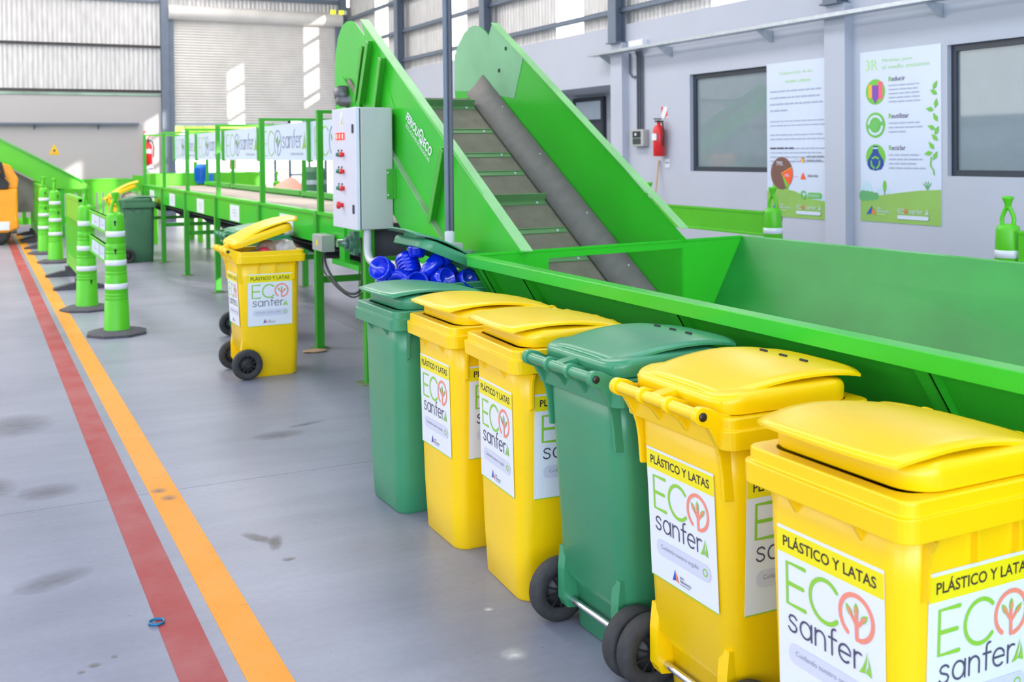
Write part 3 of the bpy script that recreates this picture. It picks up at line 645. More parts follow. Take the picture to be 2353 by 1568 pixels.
b = MB(); slab(b, (FAR0[0], FAR0[1], ZR), (FAR1[0], FAR1[1], ZR), (3.72, 5.09, ZB), (3.76, 0.2, ZB), -TH); b.build('far_side', mat('scuffed_hopper_green', (34, 140, 54), 0.42, var=0.2, scale=1.4, stretch=(1, 1, 2)), H)
b = MB().prism([(2.216, 4.92), (2.216+rw, 4.925), (NEAR0[0]+rw, 0.2), (NEAR0[0], 0.2)], ZR-.004, ZR, 'z')
b.prism([(2.216, 4.92), (2.221, 4.92), (NEAR0[0]+.005, 0.2), (NEAR0[0], 0.2)], ZR-.052, ZR-.004, 'z'); b.build('near_rim', M_MACH, H, bevel=0.002)
b = MB().prism([(4.137, 5.13), (4.2, 5.13), (4.27, 0.2), (4.21, 0.2)], ZR-.004, ZR, 'z'); b.build('far_rim', M_MACH, H)
def ey(x): return 4.925+(x-2.216)*0.1067      # the end wall runs slightly skewed
b = MB()
slab(b, (2.22, ey(2.22), ZR), (2.72, ey(2.72), ZR), (2.72, ey(2.72), ZB), (2.60, ey(2.60), ZB+.10), .008)
slab(b, (3.666, ey(3.666), ZR), (4.137, ey(4.137), ZR), (3.78, ey(3.78), ZB), (3.666, ey(3.666), ZB), .008)
slab(b, (2.72, ey(2.72), ZR), (3.666, ey(3.666), ZR), (3.666, ey(3.666), ZR-.045), (2.72, ey(2.72), ZR-.045), .008)
b.build('end_wall', M_MACH, H)
b = MB(); b.prism([(2.216, 4.92), (4.137, 5.125), (4.137, 5.14), (2.216, 4.935)], ZR-.006, ZR+.006, 'z'); b.build('end_rim', M_MACH, H)
for y in (4.88, 4.42, 3.17, 2.02, 0.9):      # angle-iron ribs welded on the near side
    x0, x1 = hx(y)+.03, 2.62; b = MB()
    def sx(z): return hx(y)+rw+(ZR-z)*(2.69-hx(y)-rw)/(ZR-ZB)
    b.add([(sx(.97)-.045, y-.022, .97), (sx(.97), y-.022, .97), (sx(.36), y-.022, .36), (sx(.36)-.045, y-.022, .36), (sx(.97)-.045, y-.017, .97), (sx(.97), y-.017, .97), (sx(.36), y-.017, .36), (sx(.36)-.045, y-.017, .36)], [(0,1,2,3),(7,6,5,4),(0,4,5,1),(1,5,6,2),(2,6,7,3),(3,7,4,0)])
    b.add([(sx(.97)-.045, y-.022, .97), (sx(.97)-.040, y-.022, .97), (sx(.36)-.040, y-.022, .36), (sx(.36)-.045, y-.022, .36), (sx(.97)-.045, y+.028, .97), (sx(.97)-.040, y+.028, .97), (sx(.36)-.040, y+.028, .36), (sx(.36)-.045, y+.028, .36)], [(0,1,2,3),(7,6,5,4),(0,4,5,1),(1,5,6,2),(2,6,7,3),(3,7,4,0)])
    b.build('rib', M_MACH, H)
for y in (0.6, 2.6, 4.6):
    for x in (2.66, 3.72): MB().box(x-.03, x+.03, y-.03, y+.03, 0, ZB+.02).build('leg', M_MACH, H)
MB().box(2.62, 3.78, 0.2, 5.0, ZB-.08, ZB-.02).build('bed', M_MACH, H)

# ------------------------------------------------------------------ inclined cleated conveyor
C = thing('inclined_conveyor', 'tall inclined green conveyor with cleated belt rising out of the hopper', 'conveyor', (0, 0, 0))
XN, XF = 2.53, 3.66
S = 0.588                                        # slope
def top_z(y): return 1.048+(y-4.939)*0.590       # upper edge of the side plates
def belt_z(y): return 0.883+(y-5.89)*0.606
nearpoly = [(4.967, 1.02), (4.90, 1.034), (4.967, 1.064), (5.867, 1.609), (7.438, 2.523), (7.378, 2.45), (7.36, 2.405), (7.384, 2.412), (7.494, 2.477), (7.577, 2.525), (7.684, 2.551), (7.772, 2.556), (7.891, 2.537), (8.004, 2.448), (8.065, 2.332), (8.093, 2.209), (8.09, 1.95), (8.02, 1.62), (7.75, 1.55), (6.8, 1.45), (5.9, .93), (4.967, .41)]
MB().prism(nearpoly, XN, XN+.006, 'x').build('near_plate', M_MACH, C)
farpoly = [(5.086, 1.02), (5.03, 1.034), (5.086, 1.062), (6.429, 1.892), (7.5, 2.556), (7.586, 2.567), (7.652, 2.478), (7.708, 2.521), (7.813, 2.568), (7.922, 2.590), (8.016, 2.586), (8.122, 2.552), (8.25, 2.462), (8.325, 2.384), (8.335, 2.1), (8.3, 1.75), (7.9, 1.6), (6.9, 1.45), (5.9, .85), (5.086, .40)]
MB().prism(farpoly, XF, XF+.006, 'x').build('far_plate', M_MACH, C)
MB().prism([(7.05, 2.27), (7.5, 2.55), (7.586, 2.562), (7.652, 2.475), (7.708, 2.518), (7.813, 2.565), (7.922, 2.587), (8.016, 2.583), (8.122, 2.549), (8.25, 2.459), (8.322, 2.38), (8.33, 2.08), (7.9, 2.05), (7.21, 1.96)], XF-.004, XF, 'x').build('reflection_panel', mat('pale_reflection_green', (126, 186, 142), 0.5, var=0.14, scale=2.4), C)  # paler plate head: light reflected there is put into the colour
MB().prism([(6.72, 1.80), (7.16, 2.36), (7.43, 2.518), (7.30, 2.34), (7.25, 1.90)], XN-.004, XN, 'x').build('reflection_panel', M_MACH, C)  # same upper zone on the near plate, left in its own green
def flange(x0, x1, y0, y1, name):
    b = MB(); d = .045; b.add([(x0, y0, top_z(y0)), (x1, y0, top_z(y0)), (x1, y1, top_z(y1)), (x0, y1, top_z(y1)), (x0, y0, top_z(y0)+.006), (x1, y0, top_z(y0)+.006), (x1, y1, top_z(y1)+.006), (x0, y1, top_z(y1)+.006)], [(0,3,2,1),(4,5,6,7),(0,1,5,4),(1,2,6,5),(2,3,7,6),(3,0,4,7)])
    return b.build(name, mat('pale_worn_flange_paint', (138, 196, 128), 0.45, var=0.14, scale=3), C)
flange(XN-.004, XN+.062, 4.915, 7.45, 'top_flange')
flange(XF-.052, XF+.008, 5.03, 7.50, 'top_flange')
# lower side panel, standing proud with a ledge along its upper edge
def ledge_z(y): return 1.025+(y-5.903)*0.600
b = MB().prism([(5.05, ledge_z(5.05)), (7.15, ledge_z(7.15)), (7.2, 1.42), (6.784, 1.172), (6.499, 1.007), (5.5, .43), (5.05, .2)], XN-.032, XN-.026, 'x'); b.build('lower_panel', M_MACH, C)
b = MB(); b.add([(XN-.034, 5.05, ledge_z(5.05)), (XN, 5.05, ledge_z(5.05)), (XN, 7.15, ledge_z(7.15)), (XN-.034, 7.15, ledge_z(7.15)), (XN-.034, 5.05, ledge_z(5.05)+.005), (XN, 5.05, ledge_z(5.05)+.005), (XN, 7.15, ledge_z(7.15)+.005), (XN-.034, 7.15, ledge_z(7.15)+.005)], [(0,3,2,1),(4,5,6,7),(0,1,5,4),(1,2,6,5),(2,3,7,6),(3,0,4,7)]); b.build('ledge', mat('ledge_reflection_paint', (146, 176, 138), 0.5, var=0.15, scale=4), C)  # greyer than the plates: reflected light painted into the ledge colour
# angle stiffeners across the near plate
for (y0, z0), (y1, z1) in (((7.32, 2.324), (7.491, 1.941)), ((7.188, 2.351), (7.404, 1.912)), ((6.934, 2.21), (7.106, 1.80)), ((5.875, 1.585), (6.090, 1.14))):
    b = MB(); dy, dz = y1-y0, z1-z0; l = hypot(dy, dz); ny, nz = dz/l*.05, -dy/l*.05
    P = [(y0, z0), (y1, z1)]
    b.prism([(y0, z0), (y1, z1), (y1+ny*.12, z1+nz*.12), (y0+ny*.12, z0+nz*.12)], XN-.05, XN, 'x')
    b.prism([(y0, z0), (y1, z1), (y1+ny, z1+nz), (y0+ny, z0+nz)], XN-.055, XN-.049, 'x')
    b.build('stiffener', M_FRAME, C)
# belt with cleats
bl = MB(); pts = [(4.7, .36), (4.98, .37), (5.2, .465), (7.62, belt_z(7.62)), (7.72, 1.985), (7.80, 1.95), (7.84, 1.87), (7.80, 1.78), (7.7, 1.74), (5.3, .29), (4.7, .30)]
bl.prism(pts, XN+.03, XF-.05, 'x'); bl.build('belt', M_BELT, C)
for y in (5.32, 5.61, 5.89, 6.158, 6.444, 6.766, 6.978, 7.274, 7.592):
    z = belt_z(y); a = math.atan(.606); b = MB()
    M = Matrix.Translation((0, y, z)) @ Matrix.Rotation(a, 4, 'X')
    tall = .062 if y in (6.444, 7.592) else .013
    b.box(XN+.035, XF-.17, -.05, .0, .0, .006, 0, M); b.box(XN+.035, XF-.17, -.006, .0, .006, tall, 0, M)
    cl = b.build('cleat', mat('dusty_green_cleat', (92, 134, 84), 0.5, var=0.12, scale=6), C)
    q = MB()
    for x in (XN+.14, XF-.24): q.lathe([(.0, .014), (.011, .012), (.012, .006)], 10, M=M @ Matrix.Translation((x, -.03, 0)), close=False)
    q.build('bolt', M_GALV, cl)
# rubber skirt along the far side
b = MB(); rows = [[], [], []]
for k in range(15):
    y = 5.11+(7.755-5.11)*k/14; wv = .004*sin(k*1.7)
    rows[0].append((XF-.004, y, belt_z(y)+.16)); rows[1].append((XF-.07, y, belt_z(y)+.085+wv)); rows[2].append((XF-.16, y-.02, belt_z(y-.02)+.012))
b.grid(rows); o = b.build('rubber_skirt', M_SKIRT, C); md = o.modifiers.new('solid', 'SOLIDIFY'); md.thickness = .008
for y in (5.6, 6.1, 6.75, 7.35): MB().lathe([(.012, 0), (.01, .008), (0, .01)], 10, 'x', M=Matrix.Translation((XF-.03, y, belt_z(y)+.13)) @ Matrix.Rotation(pi, 4, 'Z')).build('skirt_bolt', M_GALV, C)
# head: shaft bearing, drive and slot guard on the near side
MB().prism([(7.83, 2.14), (7.40, 1.88), (7.5, 1.75), (8.02, 1.72), (8.02, 1.95)], XN-.02, XN-.014, 'x').build('guard_plate', M_MACH, C)
b = MB().lathe([(.09, 0), (.09, .04), (.07, .05), (.07, .13), (.05, .14), (.05, .17), (0, .17)], 18, 'x', M=Matrix.Translation((XN-.005, 7.70, 1.95)) @ Matrix.Scale(.62, 4) @ Matrix.Rotation(pi, 4, 'Z'))
b.lathe([(.04, 0), (.06, .02), (.06, .09), (.03, .1)], 14, 'z', M=Matrix.Translation((XN-.06, 7.71, 1.96)) @ Matrix.Rotation(-.4, 4, 'X')); b.build('gear_motor', mat('dark_gearbox_paint', (108, 108, 112), 0.4, metal=0.4, var=0.3, scale=20), C)
b = MB().prism([(7.76, 2.10), (7.7, 2.12), (7.46, 1.97), (7.5, 1.93)], XN-.012, XN-.004, 'x'); b.build('slot', mat('dusty_dark_slot', (126, 120, 106), 0.8, var=0.3, scale=20), C)
for y, z in ((7.36, 2.33), (7.48, 2.17)): MB().lathe([(.016, 0), (.016, .003)], 12, 'x', M=Matrix.Translation((XF-.009, y-.02, z+.02))).build('bolt_hole', M_DARK, C)
for y in (5.6, 6.6):
    for x in (XN+.05, XF-.03): MB().box(x-.03, x+.03, y-.03, y+.03, 0, belt_z(y)-.14).build('leg', M_FRAME, C)
# maker's lettering on the near plate
P = Print(); P.mats = []; M_LET = mat('white_lettering', (236, 240, 240), 0.4, var=0.0)
P.text('FERIOLI', 0, .0, M_LET, width=.235, height=.062, bold=.02, shear=.12); P.text('ECO', .335, .0, M_LET, width=.15, height=.062, bold=.02, shear=.12)
P.stroke(arc(.285, .035, .036, -60, 200, 16, .042), .013, M_LET); P.stroke(arc(.283, .028, .016, 20, 340, 12), .008, M_LET); P.poly([(.262, .0), (.32, -.012), (.318, .012), (.285, .008)], M_LET)
P.text('SOLUCIONES ECOLOGICAS', .02, -.040, M_LET, width=.46, height=.024)
sl = math.atan(.60)
o = P.build('maker_lettering', C); o.matrix_local = Matrix.Translation((XN-.0035, 6.555, 1.775)) @ Matrix.Rotation(-pi/2, 4, 'Z') @ Matrix.Rotation(sl, 4, 'Y')

# ------------------------------------------------------------------ sorting table
T = thing('sorting_table', 'long green sorting conveyor table with overhead frames and banners', 'conveyor', (0, 0, 0))
XA, XB = 2.44, 3.45; PY = [8.29, 10.21, 12.28, 14.24, 16.15, 18.12]
for k in range(-1, 5):
    y0 = 7.05 if k < 0 else PY[k]; y1 = PY[k+1]
    for x in (XA, XB):
        MB().box(x-.004, x+.004, y0+.03, y1-.03, .85, 1.075).build('side_panel', M_MACH, T)
    MB().box(XA-.022, XA+.05, y0+.03, y1-.03, 1.075, 1.10).build('edge_rail', M_MACH, T)
    MB().box(XB-.05, XB+.022, y0+.03, y1-.03, 1.075, 1.13).build('edge_rail', M_MACH, T)
MB().box(XA+.04, XB-.04, 7.2, 18.2, 1.045, 1.055).build('belt', M_BELT2, T)
MB().box(XA+.06, XB-.06, 7.2, 18.2, .80, .806).lathe([(.13, XA+.06), (.13, XB-.06)], 24, 'x', M=Matrix.Translation((0, 7.25, .925))).build('return_belt', M_BELTD, T)
rows = [[], []]
for k in range(41):
    y = 7.3+k*.27; z = .77-.055*abs(sin(k*.39)); rows[0].append((XA+.10, y, z)); rows[1].append((XB-.1, y, z))
MB().grid(rows).build('sagging_belt', M_BELTD, T)
for i, y in enumerate(PY):
    MB().box(XA-.03, XA+.03, y-.032, y+.032, .005, 1.09).build('leg', M_FRAME, T)
    if i: MB().box(XB-.03, XB+.03, y-.032, y+.032, .005, 1.09).build('leg', M_FRAME, T)
    for x in ((XA, XB) if i else (XA,)): MB().box(x-.07, x+.07, y-.06, y+.06, 0, .006).build('foot_plate', mat('dusty_green_foot', (120, 140, 96), 0.7, var=0.2), T)
    MB().box(XA-.022+.02, XA+.022+.02, y-.025, y+.025, 1.09, 1.88).build('post', M_FRAME, T)
    MB().box(XB-.022, XB+.022, y-.025, y+.025, 1.09, 1.88).build('post', M_FRAME, T)
    MB().box(XA-.005, XB+.022, y-.025, y+.025, 1.88, 1.905).build('top_beam', M_LIME if i > 1 else M_FRAME, T)
    MB().box(XA+.03, XB-.03, y-.018, y+.018, .525, .575).build('cross_beam', M_FRAME, T)
MB().box(2.335, 2.40, 6.84, 6.90, 0.005, 1.12).build('leg', M_FRAME, T)
MB().box(2.29, 2.44, 6.79, 6.95, 0, .006).build('foot_plate', MATS['dusty_green_foot'], T)
MB().box(2.36, 3.5, 6.86, 6.90, .80, .85).build('cross_beam', M_FRAME, T)
# hanging banners between the frames
M_LINEB = mat('slate_banner_ink', (120, 128, 158), 0.5, var=0.0)
def banner():
    P = Print(); P.off = .0012
    eco_word(P, -.80, -.14, .27, M_LOGO, M_LINEB, .013, leafm=M_LOGO)
    x = word_sanfer(P, .0, -.06, .118, M_LINEB, .012); sail(P, .72, -.08, .19, M_LOGO); P.text('Cuidando nuestro orgullo', .30, -.145, M_TXTG, width=.46)
    P.mb.box(-.95, .95, 0, .006, -.19, .19, P.mi(M_BANN)); return P.mb.mesh('banner', P.mats)
BAN = banner()
for i in range(5):
    y0, y1 = PY[i], PY[i+1]; yc = (y0+y1)/2
    o = link('banner', BAN, T, (2.93, yc, 1.685), (0, 0, -pi/2)); o.scale = ((y1-y0-.06)/1.9, 1, 1)
for y in PY: MB().box(2.905, 2.955, y-.03, y+.03, 1.48, 1.88).build('hanger', M_FRAME, T)
# paper labels on the side panels
PAP = Print(); PAP.mb.box(-.14, .14, 0, .002, -.085, .085, PAP.mi(M_WHITE))
PAP.stroke([(-.06, .03), (.04, .03)], .006, M_TXTG, 1); PAP.stroke([(-.06, .0), (.06, .0)], .006, M_TXTG, 1); PAP.stroke([(-.03, -.03), (.05, -.03)], .005, M_TXTG, 1)
PM = PAP.mb.mesh('paper_label', PAP.mats)
for y, sc in ((9.25, 1.6), (11.34, 1.6), (13.25, 1.6), (15.32, 1.6), (17.2, 1.6)): o = link('paper_label', PM, T, (XA-.0065, y, .945), (0, 0, -pi/2)); o.scale = (sc, 1, 1)
# head shaft with bearing, guard and small junction box below the cabinet
b = MB().lathe([(.028, -.12), (.028, .1)], 16, 'x'); b.build('shaft', M_CHROME, T, (2.42, 7.36, .915))
b = MB().box(-.02, .025, -.05, .05, -.085, .085).lathe([(.06, -.05), (.06, .02)], 22, 'x').lathe([(.04, -.075), (.04, -.05)], 20, 'x'); b.build('bearing', mat('bearing_green_grey', (92, 128, 118), 0.4, metal=0.3, var=0.15), T, (2.415, 7.32, .915), bevel=.004)
MB().box(2.42, 2.46, 7.06, 7.14, .74, 1.07).box(2.42, 2.46, 7.56, 7.68, .74, 1.07).box(2.36, 2.46, 7.06, 7.68, .74, .775).build('bearing_frame', M_MACH, T)

# ------------------------------------------------------------------ control cabinet
K = thing('control_cabinet', 'grey electrical control cabinet with buttons and red display', 'cabinet', (2.25, 6.72, 1.05))
MB().box(.022, .244, 0, .52, 0, .81).build('body', M_CAB, K, bevel=.006)
MB().box(.014, .022, .006, .514, .006, .804).build('gasket', M_GASK, K)
dr = MB().box(-.012, .014, 0, .52, -.002, .812).build('door', M_CABD, K, bevel=.004)
for z in (.135, .67): MB().box(-.020, -.012, .045, .07, z-.03, z+.03).build('lock', M_HUB, dr, bevel=.003)
for z in (.06, .75): MB().box(-.008, .006, .515, .53, z-.02, z+.02).build('hinge', M_GASK, dr)
P = Print(); P.rect(-.03, .03, -.05, .05, M_WHITE, 1); P.poly([(-.022, -.042), (.022, -.042), (0, .012)], mat('warning_yellow', (236, 206, 30), 0.4, var=0), 2); P.stroke([(0, -.0), (-.003, -.03)], .003, M_INK, 3)
P.build('warning_sticker', dr, (-.0125, .30, .742), (0, 0, -pi/2))
DSP = mat('red_led_display', (255, 40, 40), 0.3, var=0.0, emit=2.2); DSP2 = mat('led_digit', (255, 190, 170), 0.3, var=0, emit=3.0)
for k in range(3):
    y = .30+.065*(1-k)+.03; d_ = MB().box(-.018, -.012, y-.028, y+.028, .60, .648).build('display', DSP, dr)
    q = Print(); q.stroke([(p[0]*.011, p[1]*.014) for p in arc(0, 0, 1, 0, 345, 12)], .005, DSP2, 1, closed=True); q.build('digit', d_, (-.0186, y, .624), (0, 0, -pi/2))
M_BGREEN = mat('green_push_button', (30, 132, 108), 0.35, var=0.05)
for z in (.50, .385, .27):
    for y, m, r in ((.375, M_BGREEN, .018), (.305, M_RED, .018)):
        MB().lathe([(.017, 0), (.017, .005), (r*.72, .008), (r*.72, .018), (0, .021)], 16, 'x', M=Matrix.Translation((-.012, y, z)) @ Matrix.Rotation(pi, 4, 'Z'), close=False).build('push_button', m, dr)
        MB().box(-.0135, -.012, y-.015, y+.015, z+.020, z+.034).build('button_plate', M_GASK, dr)
    MB().lathe([(.014, 0), (.014, .01), (.019, .015), (.019, .026), (0, .029)], 16, 'x', M=Matrix.Translation((-.012, .262, z)) @ Matrix.Rotation(pi, 4, 'Z'), close=False).build('push_button', M_RED, dr)
MB().lathe([(.015, 0), (.015, .018), (.025, .024), (.025, .04), (0, .045)], 20, 'x', M=Matrix.Translation((-.012, .29, .155)) @ Matrix.Rotation(pi, 4, 'Z'), close=False).build('emergency_stop', M_RED, dr)
MB().box(.198, .245, -.008, 0, .20, .40).box(.237, .246, -.05, -.008, .20, .40).build('bracket', M_FRAME, K)
for z in (.225, .375): MB().lathe([(.009, 0), (.009, .006), (0, .007)], 8, 'y', M=Matrix.Translation((.208, -.008, z)) @ Matrix.Rotation(pi, 4, 'Z'), close=False).build('bolt', M_GALV, K)
o = tag(MB().tube([(2.33, 6.78, 1.05), (2.33, 6.78, .93)]+[(2.33, 6.78-.09*(1-cos(t)), .93-.09*sin(t)) for t in (.3, .6, .9, 1.2, 1.5)]+[(2.34, 6.55, .84), (2.4, 6.3, .845), (2.46, 6.05, .85)], .026, 14).build('conduit', M_PVC), 'thick grey plastic conduit bending out below the control cabinet', 'conduit')
o = tag(MB().box(0, .09, 0, .26, 0, .125).box(-.008, 0, .004, .256, .004, .121).box(-.0095, -.008, .11, .15, .04, .085, 1).build('junction_box', [M_CAB, mat('sticker_yellow', (240, 214, 40), 0.4)], None, (2.33, 7.80, .815), bevel=.004), 'small grey junction box on the sorting table left of the cabinet', 'junction box')
def cable(pts, r, label, name='cable', m=M_GASK):
    P_ = [Vector(p) for p in pts]; out = []
    for i in range(len(P_)-1):
        p0, p1, p2, p3 = P_[max(i-1, 0)], P_[i], P_[i+1], P_[min(i+2, len(P_)-1)]
        for k in range(6):
            t = k/6; out.append(.5*((2*p1)+(p2-p0)*t+(2*p0-5*p1+4*p2-p3)*t*t+(3*p1-p0-3*p2+p3)*t**3))
    out.append(P_[-1])
    return tag(MB().tube(out, r, 7).build(name, m), label, 'cable')
cable([(2.36, 7.87, .81), (2.37, 7.85, .70), (2.38, 7.6, .58), (2.38, 7.3, .555), (2.37, 7.05, .62), (2.36, 6.98, .80), (2.34, 6.95, .98)], .010, 'dark cable looping from junction box to beneath the cabinet, thicker strand')
cable([(2.37, 7.92, .81), (2.37, 7.95, .68), (2.38, 7.65, .57), (2.39, 7.3, .53), (2.385, 7.0, .60), (2.41, 6.6, .66), (2.44, 6.3, .72)], .006, 'thin dark cable hanging lower in the loop under the junction box')
# suspended pole feeding the socket box in front of the incline
PO = thing('supply_pole', 'slim dark grey supply pole hanging from the roof to a socket box', 'pole', (2.40, 5.56, .945))
MB().tube([(.012, -.006, .13), (.012, -.006, 6.05)], .0135, 14).build('black_tube', M_BLACKT, PO)
MB().tube([(-.012, .006, .13), (-.012, .006, 6.05)], .0135, 14).build('grey_tube', M_STEEL, PO)
MB().lathe([(.028, .09), (.028, .16), (.02, .165)], 16).build('coupling', M_PVC, PO)
MB().box(-.05, .05, -.075, .075, -.02, .10).build('socket_box', M_CAB, PO, bevel=.005); MB().box(-.062, -.05, -.035, .035, .0, .08).build('socket', M_WHITE, PO, bevel=.006)
MB().box(-.02, .13, -.015, .015, .02, .05).build('arm', M_GALV, PO)

# ------------------------------------------------------------------ delineator cones, planks, barriers
def cone_meshes():
    base = [[(r*cos(pi/8+2*pi*k/8), r*sin(pi/8+2*pi*k/8), z) for k in range(8)] for r, z in ((.262, 0), (.262, .022), (.20, .042), (.12, .046))]
    b0 = MB().loft(base)
    pr = [(.112, .04), (.108, .05)]
    for z in (.30, .33, .36, .52, .55, .70, .73, .79):
        r = .108-.036*(z-.05)/1.0; pr += [(r, z), (r-.0025, z+.004), (r-.0025, z+.008), (r-.0003, z+.012)]
    pr += [(.072, 1.03), (.066, 1.055), (.03, 1.068), (0, 1.07)]
    b1 = MB().lathe(pr, 30, close=False)
    b2 = MB(); 
    for sx in (-1, 1): b2.tube([(sx*.036, 0, 1.055), (sx*.04, 0, 1.10), (sx*.026, 0, 1.14), (sx*.008, 0, 1.175)], .014, 10)
    b2.lathe([(.018, 1.165), (.020, 1.19), (.034, 1.225), (.036, 1.24), (.0, 1.245)], 18, close=False)
    st = []
    for z in (.40, .605, .855):
        r0 = .108-.036*(z-.05); st.append(MB().lathe([(r0-.001, z), (r0+.0022, z+.002), (r0+.0005, z+.047), (r0-.002, z+.049)], 30, close=False).mesh('reflective_band', M_REFL))
    kh = MB().lathe([(.011, 0), (.011, .004)], 14, 'y', M=Matrix.Rotation(pi, 4, 'Z')).box(-.006, .006, -.004, 0, -.032, 0)
    return b0.mesh('base', M_BASE), b1.mesh('body', M_LIME), b2.mesh('handle', M_LIME), st, kh.mesh('keyhole', M_DARK)
CB, CBD, CHD, CST, CKH = cone_meshes()
def cone(loc, label, rz=0, keys=(.985, .74), group='lime delineator posts', kr=None):
    o = thing('delineator_post', label, 'traffic post', (loc[0], loc[1], 0), rz, group)
    link('base', CB, o); link('body', CBD, o); link('handle', CHD, o, rot=(0, 0, radians(40)))
    for s in CST: link('reflective_band', s, o)
    for z in keys: link('keyhole', CKH, o, (0, -(.108-.036*(z-.05))+.0005, z))
    return o
cone((1.085, 9.86), 'nearest lime green delineator post by the yellow floor line', D(-8))
c2_ = cone((.995, 11.6), 'second lime green delineator post, joined to the nearest by planks', D(20), keys=(.30,))
cone((1.045, 17.1), 'sunlit lime green delineator post farther along, right one of its pair', D(30))
cone((.985, 18.75), 'shaded lime green delineator post farther along, left one of its pair', D(10))
cone((5.82, 4.60), 'lime delineator post at right edge, in front of the dark window', D(60), keys=(.985,))
cone((5.92, 6.94), 'lime delineator post in front of the pie chart poster', D(60), keys=(.985,))
cone((5.98, 8.85), 'lime delineator post showing only its tip behind the incline', D(60))
for i, (x, y) in enumerate(((5.06, 19.86), (5.17, 21.6), (4.89, 22.9))): cone((x, y), ('lime delineator post behind the sorting table, %s' % ('nearest of three', 'middle of three', 'farthest of three')[i]), D(30), keys=())
box = MB().box(0, .035, 0, 1, -.08, .08)
def plank(p0, p1, z, label, plates=True, hh=.08):
    v = Vector((p1[0]-p0[0], p1[1]-p0[1])); L_ = v.length; a = atan2(v.y, v.x)
    o = thing('barrier_plank', label, 'plank', (p0[0], p0[1], z), a, 'lime planks between the delineator posts')
    MB().box(0, L_, -.014, .014, -hh, hh).box(0, L_, -.018, .018, hh-.022, hh).box(0, L_, -.018, .018, -hh, -hh+.022).build('board', M_LIME, o, bevel=.003)
    if plates:
        for a0, a1 in ((.22, .62), (.66, .92)):
            q = Print(); q.off = .001
            q.mb.box(L_*a0, L_*a1, 0, .003, -hh+.03, hh-.03, q.mi(M_BANN)); cx = L_*(a0+a1)/2
            q.stroke([(cx-.06, -.02), (cx-.06, .035)], .012, M_TXTG, 1); q.stroke([(cx-.03, -.01), (cx+.12, -.01)], .007, M_TXTG, 1)
            q.build('printed_plate', o, (0, -.0185, 0))
    return o
plank((1.03, 11.50), (1.04, 9.95), .945, 'upper lime plank with pale plates between the two nearest posts')
plank((1.03, 11.50), (1.03, 9.95), .69, 'lower lime plank with pale plates between the two nearest posts', hh=.085)
plank((5.92, 7.04), (5.98, 8.76), .93, 'lime plank between posts right of the incline, before the grey wall', plates=False, hh=.105)
plank((5.83, 4.70), (5.92, 6.84), .93-.55, 'low lime plank hidden behind the hopper between two right-hand posts', plates=False)
plank((5.80, 4.50), (5.70, 2.6), .93, 'lime plank leaving the frame from the rightmost post', plates=False, hh=.1)
def barrier(loc, rz, label, L_=1.9):
    o = thing('pedestrian_barrier', label, 'barrier', (loc[0], loc[1], 0), rz, 'lime plastic pedestrian barriers')
    b = MB(); x0, x1 = -L_/2, L_/2
    b.box(x0, x1, -.022, .022, .80, 1.06).box(x0, x1, -.032, .032, 1.03, 1.075).box(x0, x1, -.022, .022, .16, .30).box(x0, x1, -.03, .03, .16, .19)
    n = 9
    for k in range(n+1):
        x = x0+.04+(L_-.08)*k/n; b.box(x-.038, x+.038, -.02, .02, .30, .80)
    for k in range(n):
        xc = x0+.04+(L_-.08)*(k+.5)/n; hw = (L_-.08)/n/2-.038
        b.prism([(xc-hw, .80), (xc-hw, .74)]+[(xc-hw*cos(radians(t)), .74+.05*sin(radians(t))) for t in (20, 50, 90, 130, 160)]+[(xc+hw, .74), (xc+hw, .80)], -.02, .02, 'y')
    b.box(x0-.02, x0+.02, -.028, .028, .16, 1.0).box(x1-.02, x1+.02, -.028, .028, .16, 1.0)
    b.build('panel', M_LIME, o)
    for x in (x0+.18, x1-.18):
        MB().box(x-.03, x+.03, -.03, .03, .06, .17).build('stub', M_LIME, o)
        MB().prism([(-.30, 0), (.30, 0), (.30, .025), (.12, .07), (.06, .075), (.06, .13), (-.06, .13), (-.06, .075), (-.12, .07), (-.30, .025)], x-.07, x+.07, 'x').build('foot', M_BASE, o)
    return o
barrier((1.09, 14.25), D(90), 'lime plastic barrier right behind the second delineator post')
barrier((1.02, 20.6), D(90), 'lime plastic barrier seen edge-on beyond the far pair of posts', 1.9)
barrier((1.02, 22.7), D(90), 'lime plastic barrier in line, farthest along the yellow line', 1.9)
barrier((1.35, 24.4), D(0), 'lime plastic barrier facing the camera beneath the yellow warning triangle', 1.7)
barrier((2.75, 24.9), D(-8), 'lime plastic barrier standing across the hall, right of the warning triangle', 1.2)

# ------------------------------------------------------------------ machines at the far end
V = thing('far_conveyor', 'green inclined conveyor at far left, rising out of the picture', 'conveyor', (0, 22.3, 0))
MB().prism([(1.95, 1.02), (1.75, 1.14), (.43, 1.90), (-2.2, 3.42), (-2.2, 3.0), (.43, 1.47), (1.3, .95), (1.9, .93)], 0, .012, 'y').build('side_plate', M_LIME, V)
MB().prism([(1.95, 1.02), (1.75, 1.14), (.43, 1.90), (-2.2, 3.42), (-2.2, 3.0), (.43, 1.47), (1.3, .95), (1.9, .93)], .8, .812, 'y').build('side_plate', M_LIME, V)
MB().prism([(1.9, 1.08), (.43, 1.93), (-2.2, 3.45), (-2.2, 3.43), (.43, 1.91), (1.88, 1.06)], -.05, .04, 'y').build('top_flange', M_MACH, V)
MB().prism([(1.85, 1.0), (.43, 1.75), (-2.2, 3.25), (-2.2, 3.2), (.43, 1.70), (1.8, .95)], .02, .79, 'y').build('belt', M_BELT, V)
MB().prism([(1.2, .98), (.43, 1.45), (-1.2, 2.35), (-1.2, .5), (1.2, .5)], .3, .31, 'y').build('guard', mat('grey_guard', (150, 150, 152), 0.5), V)
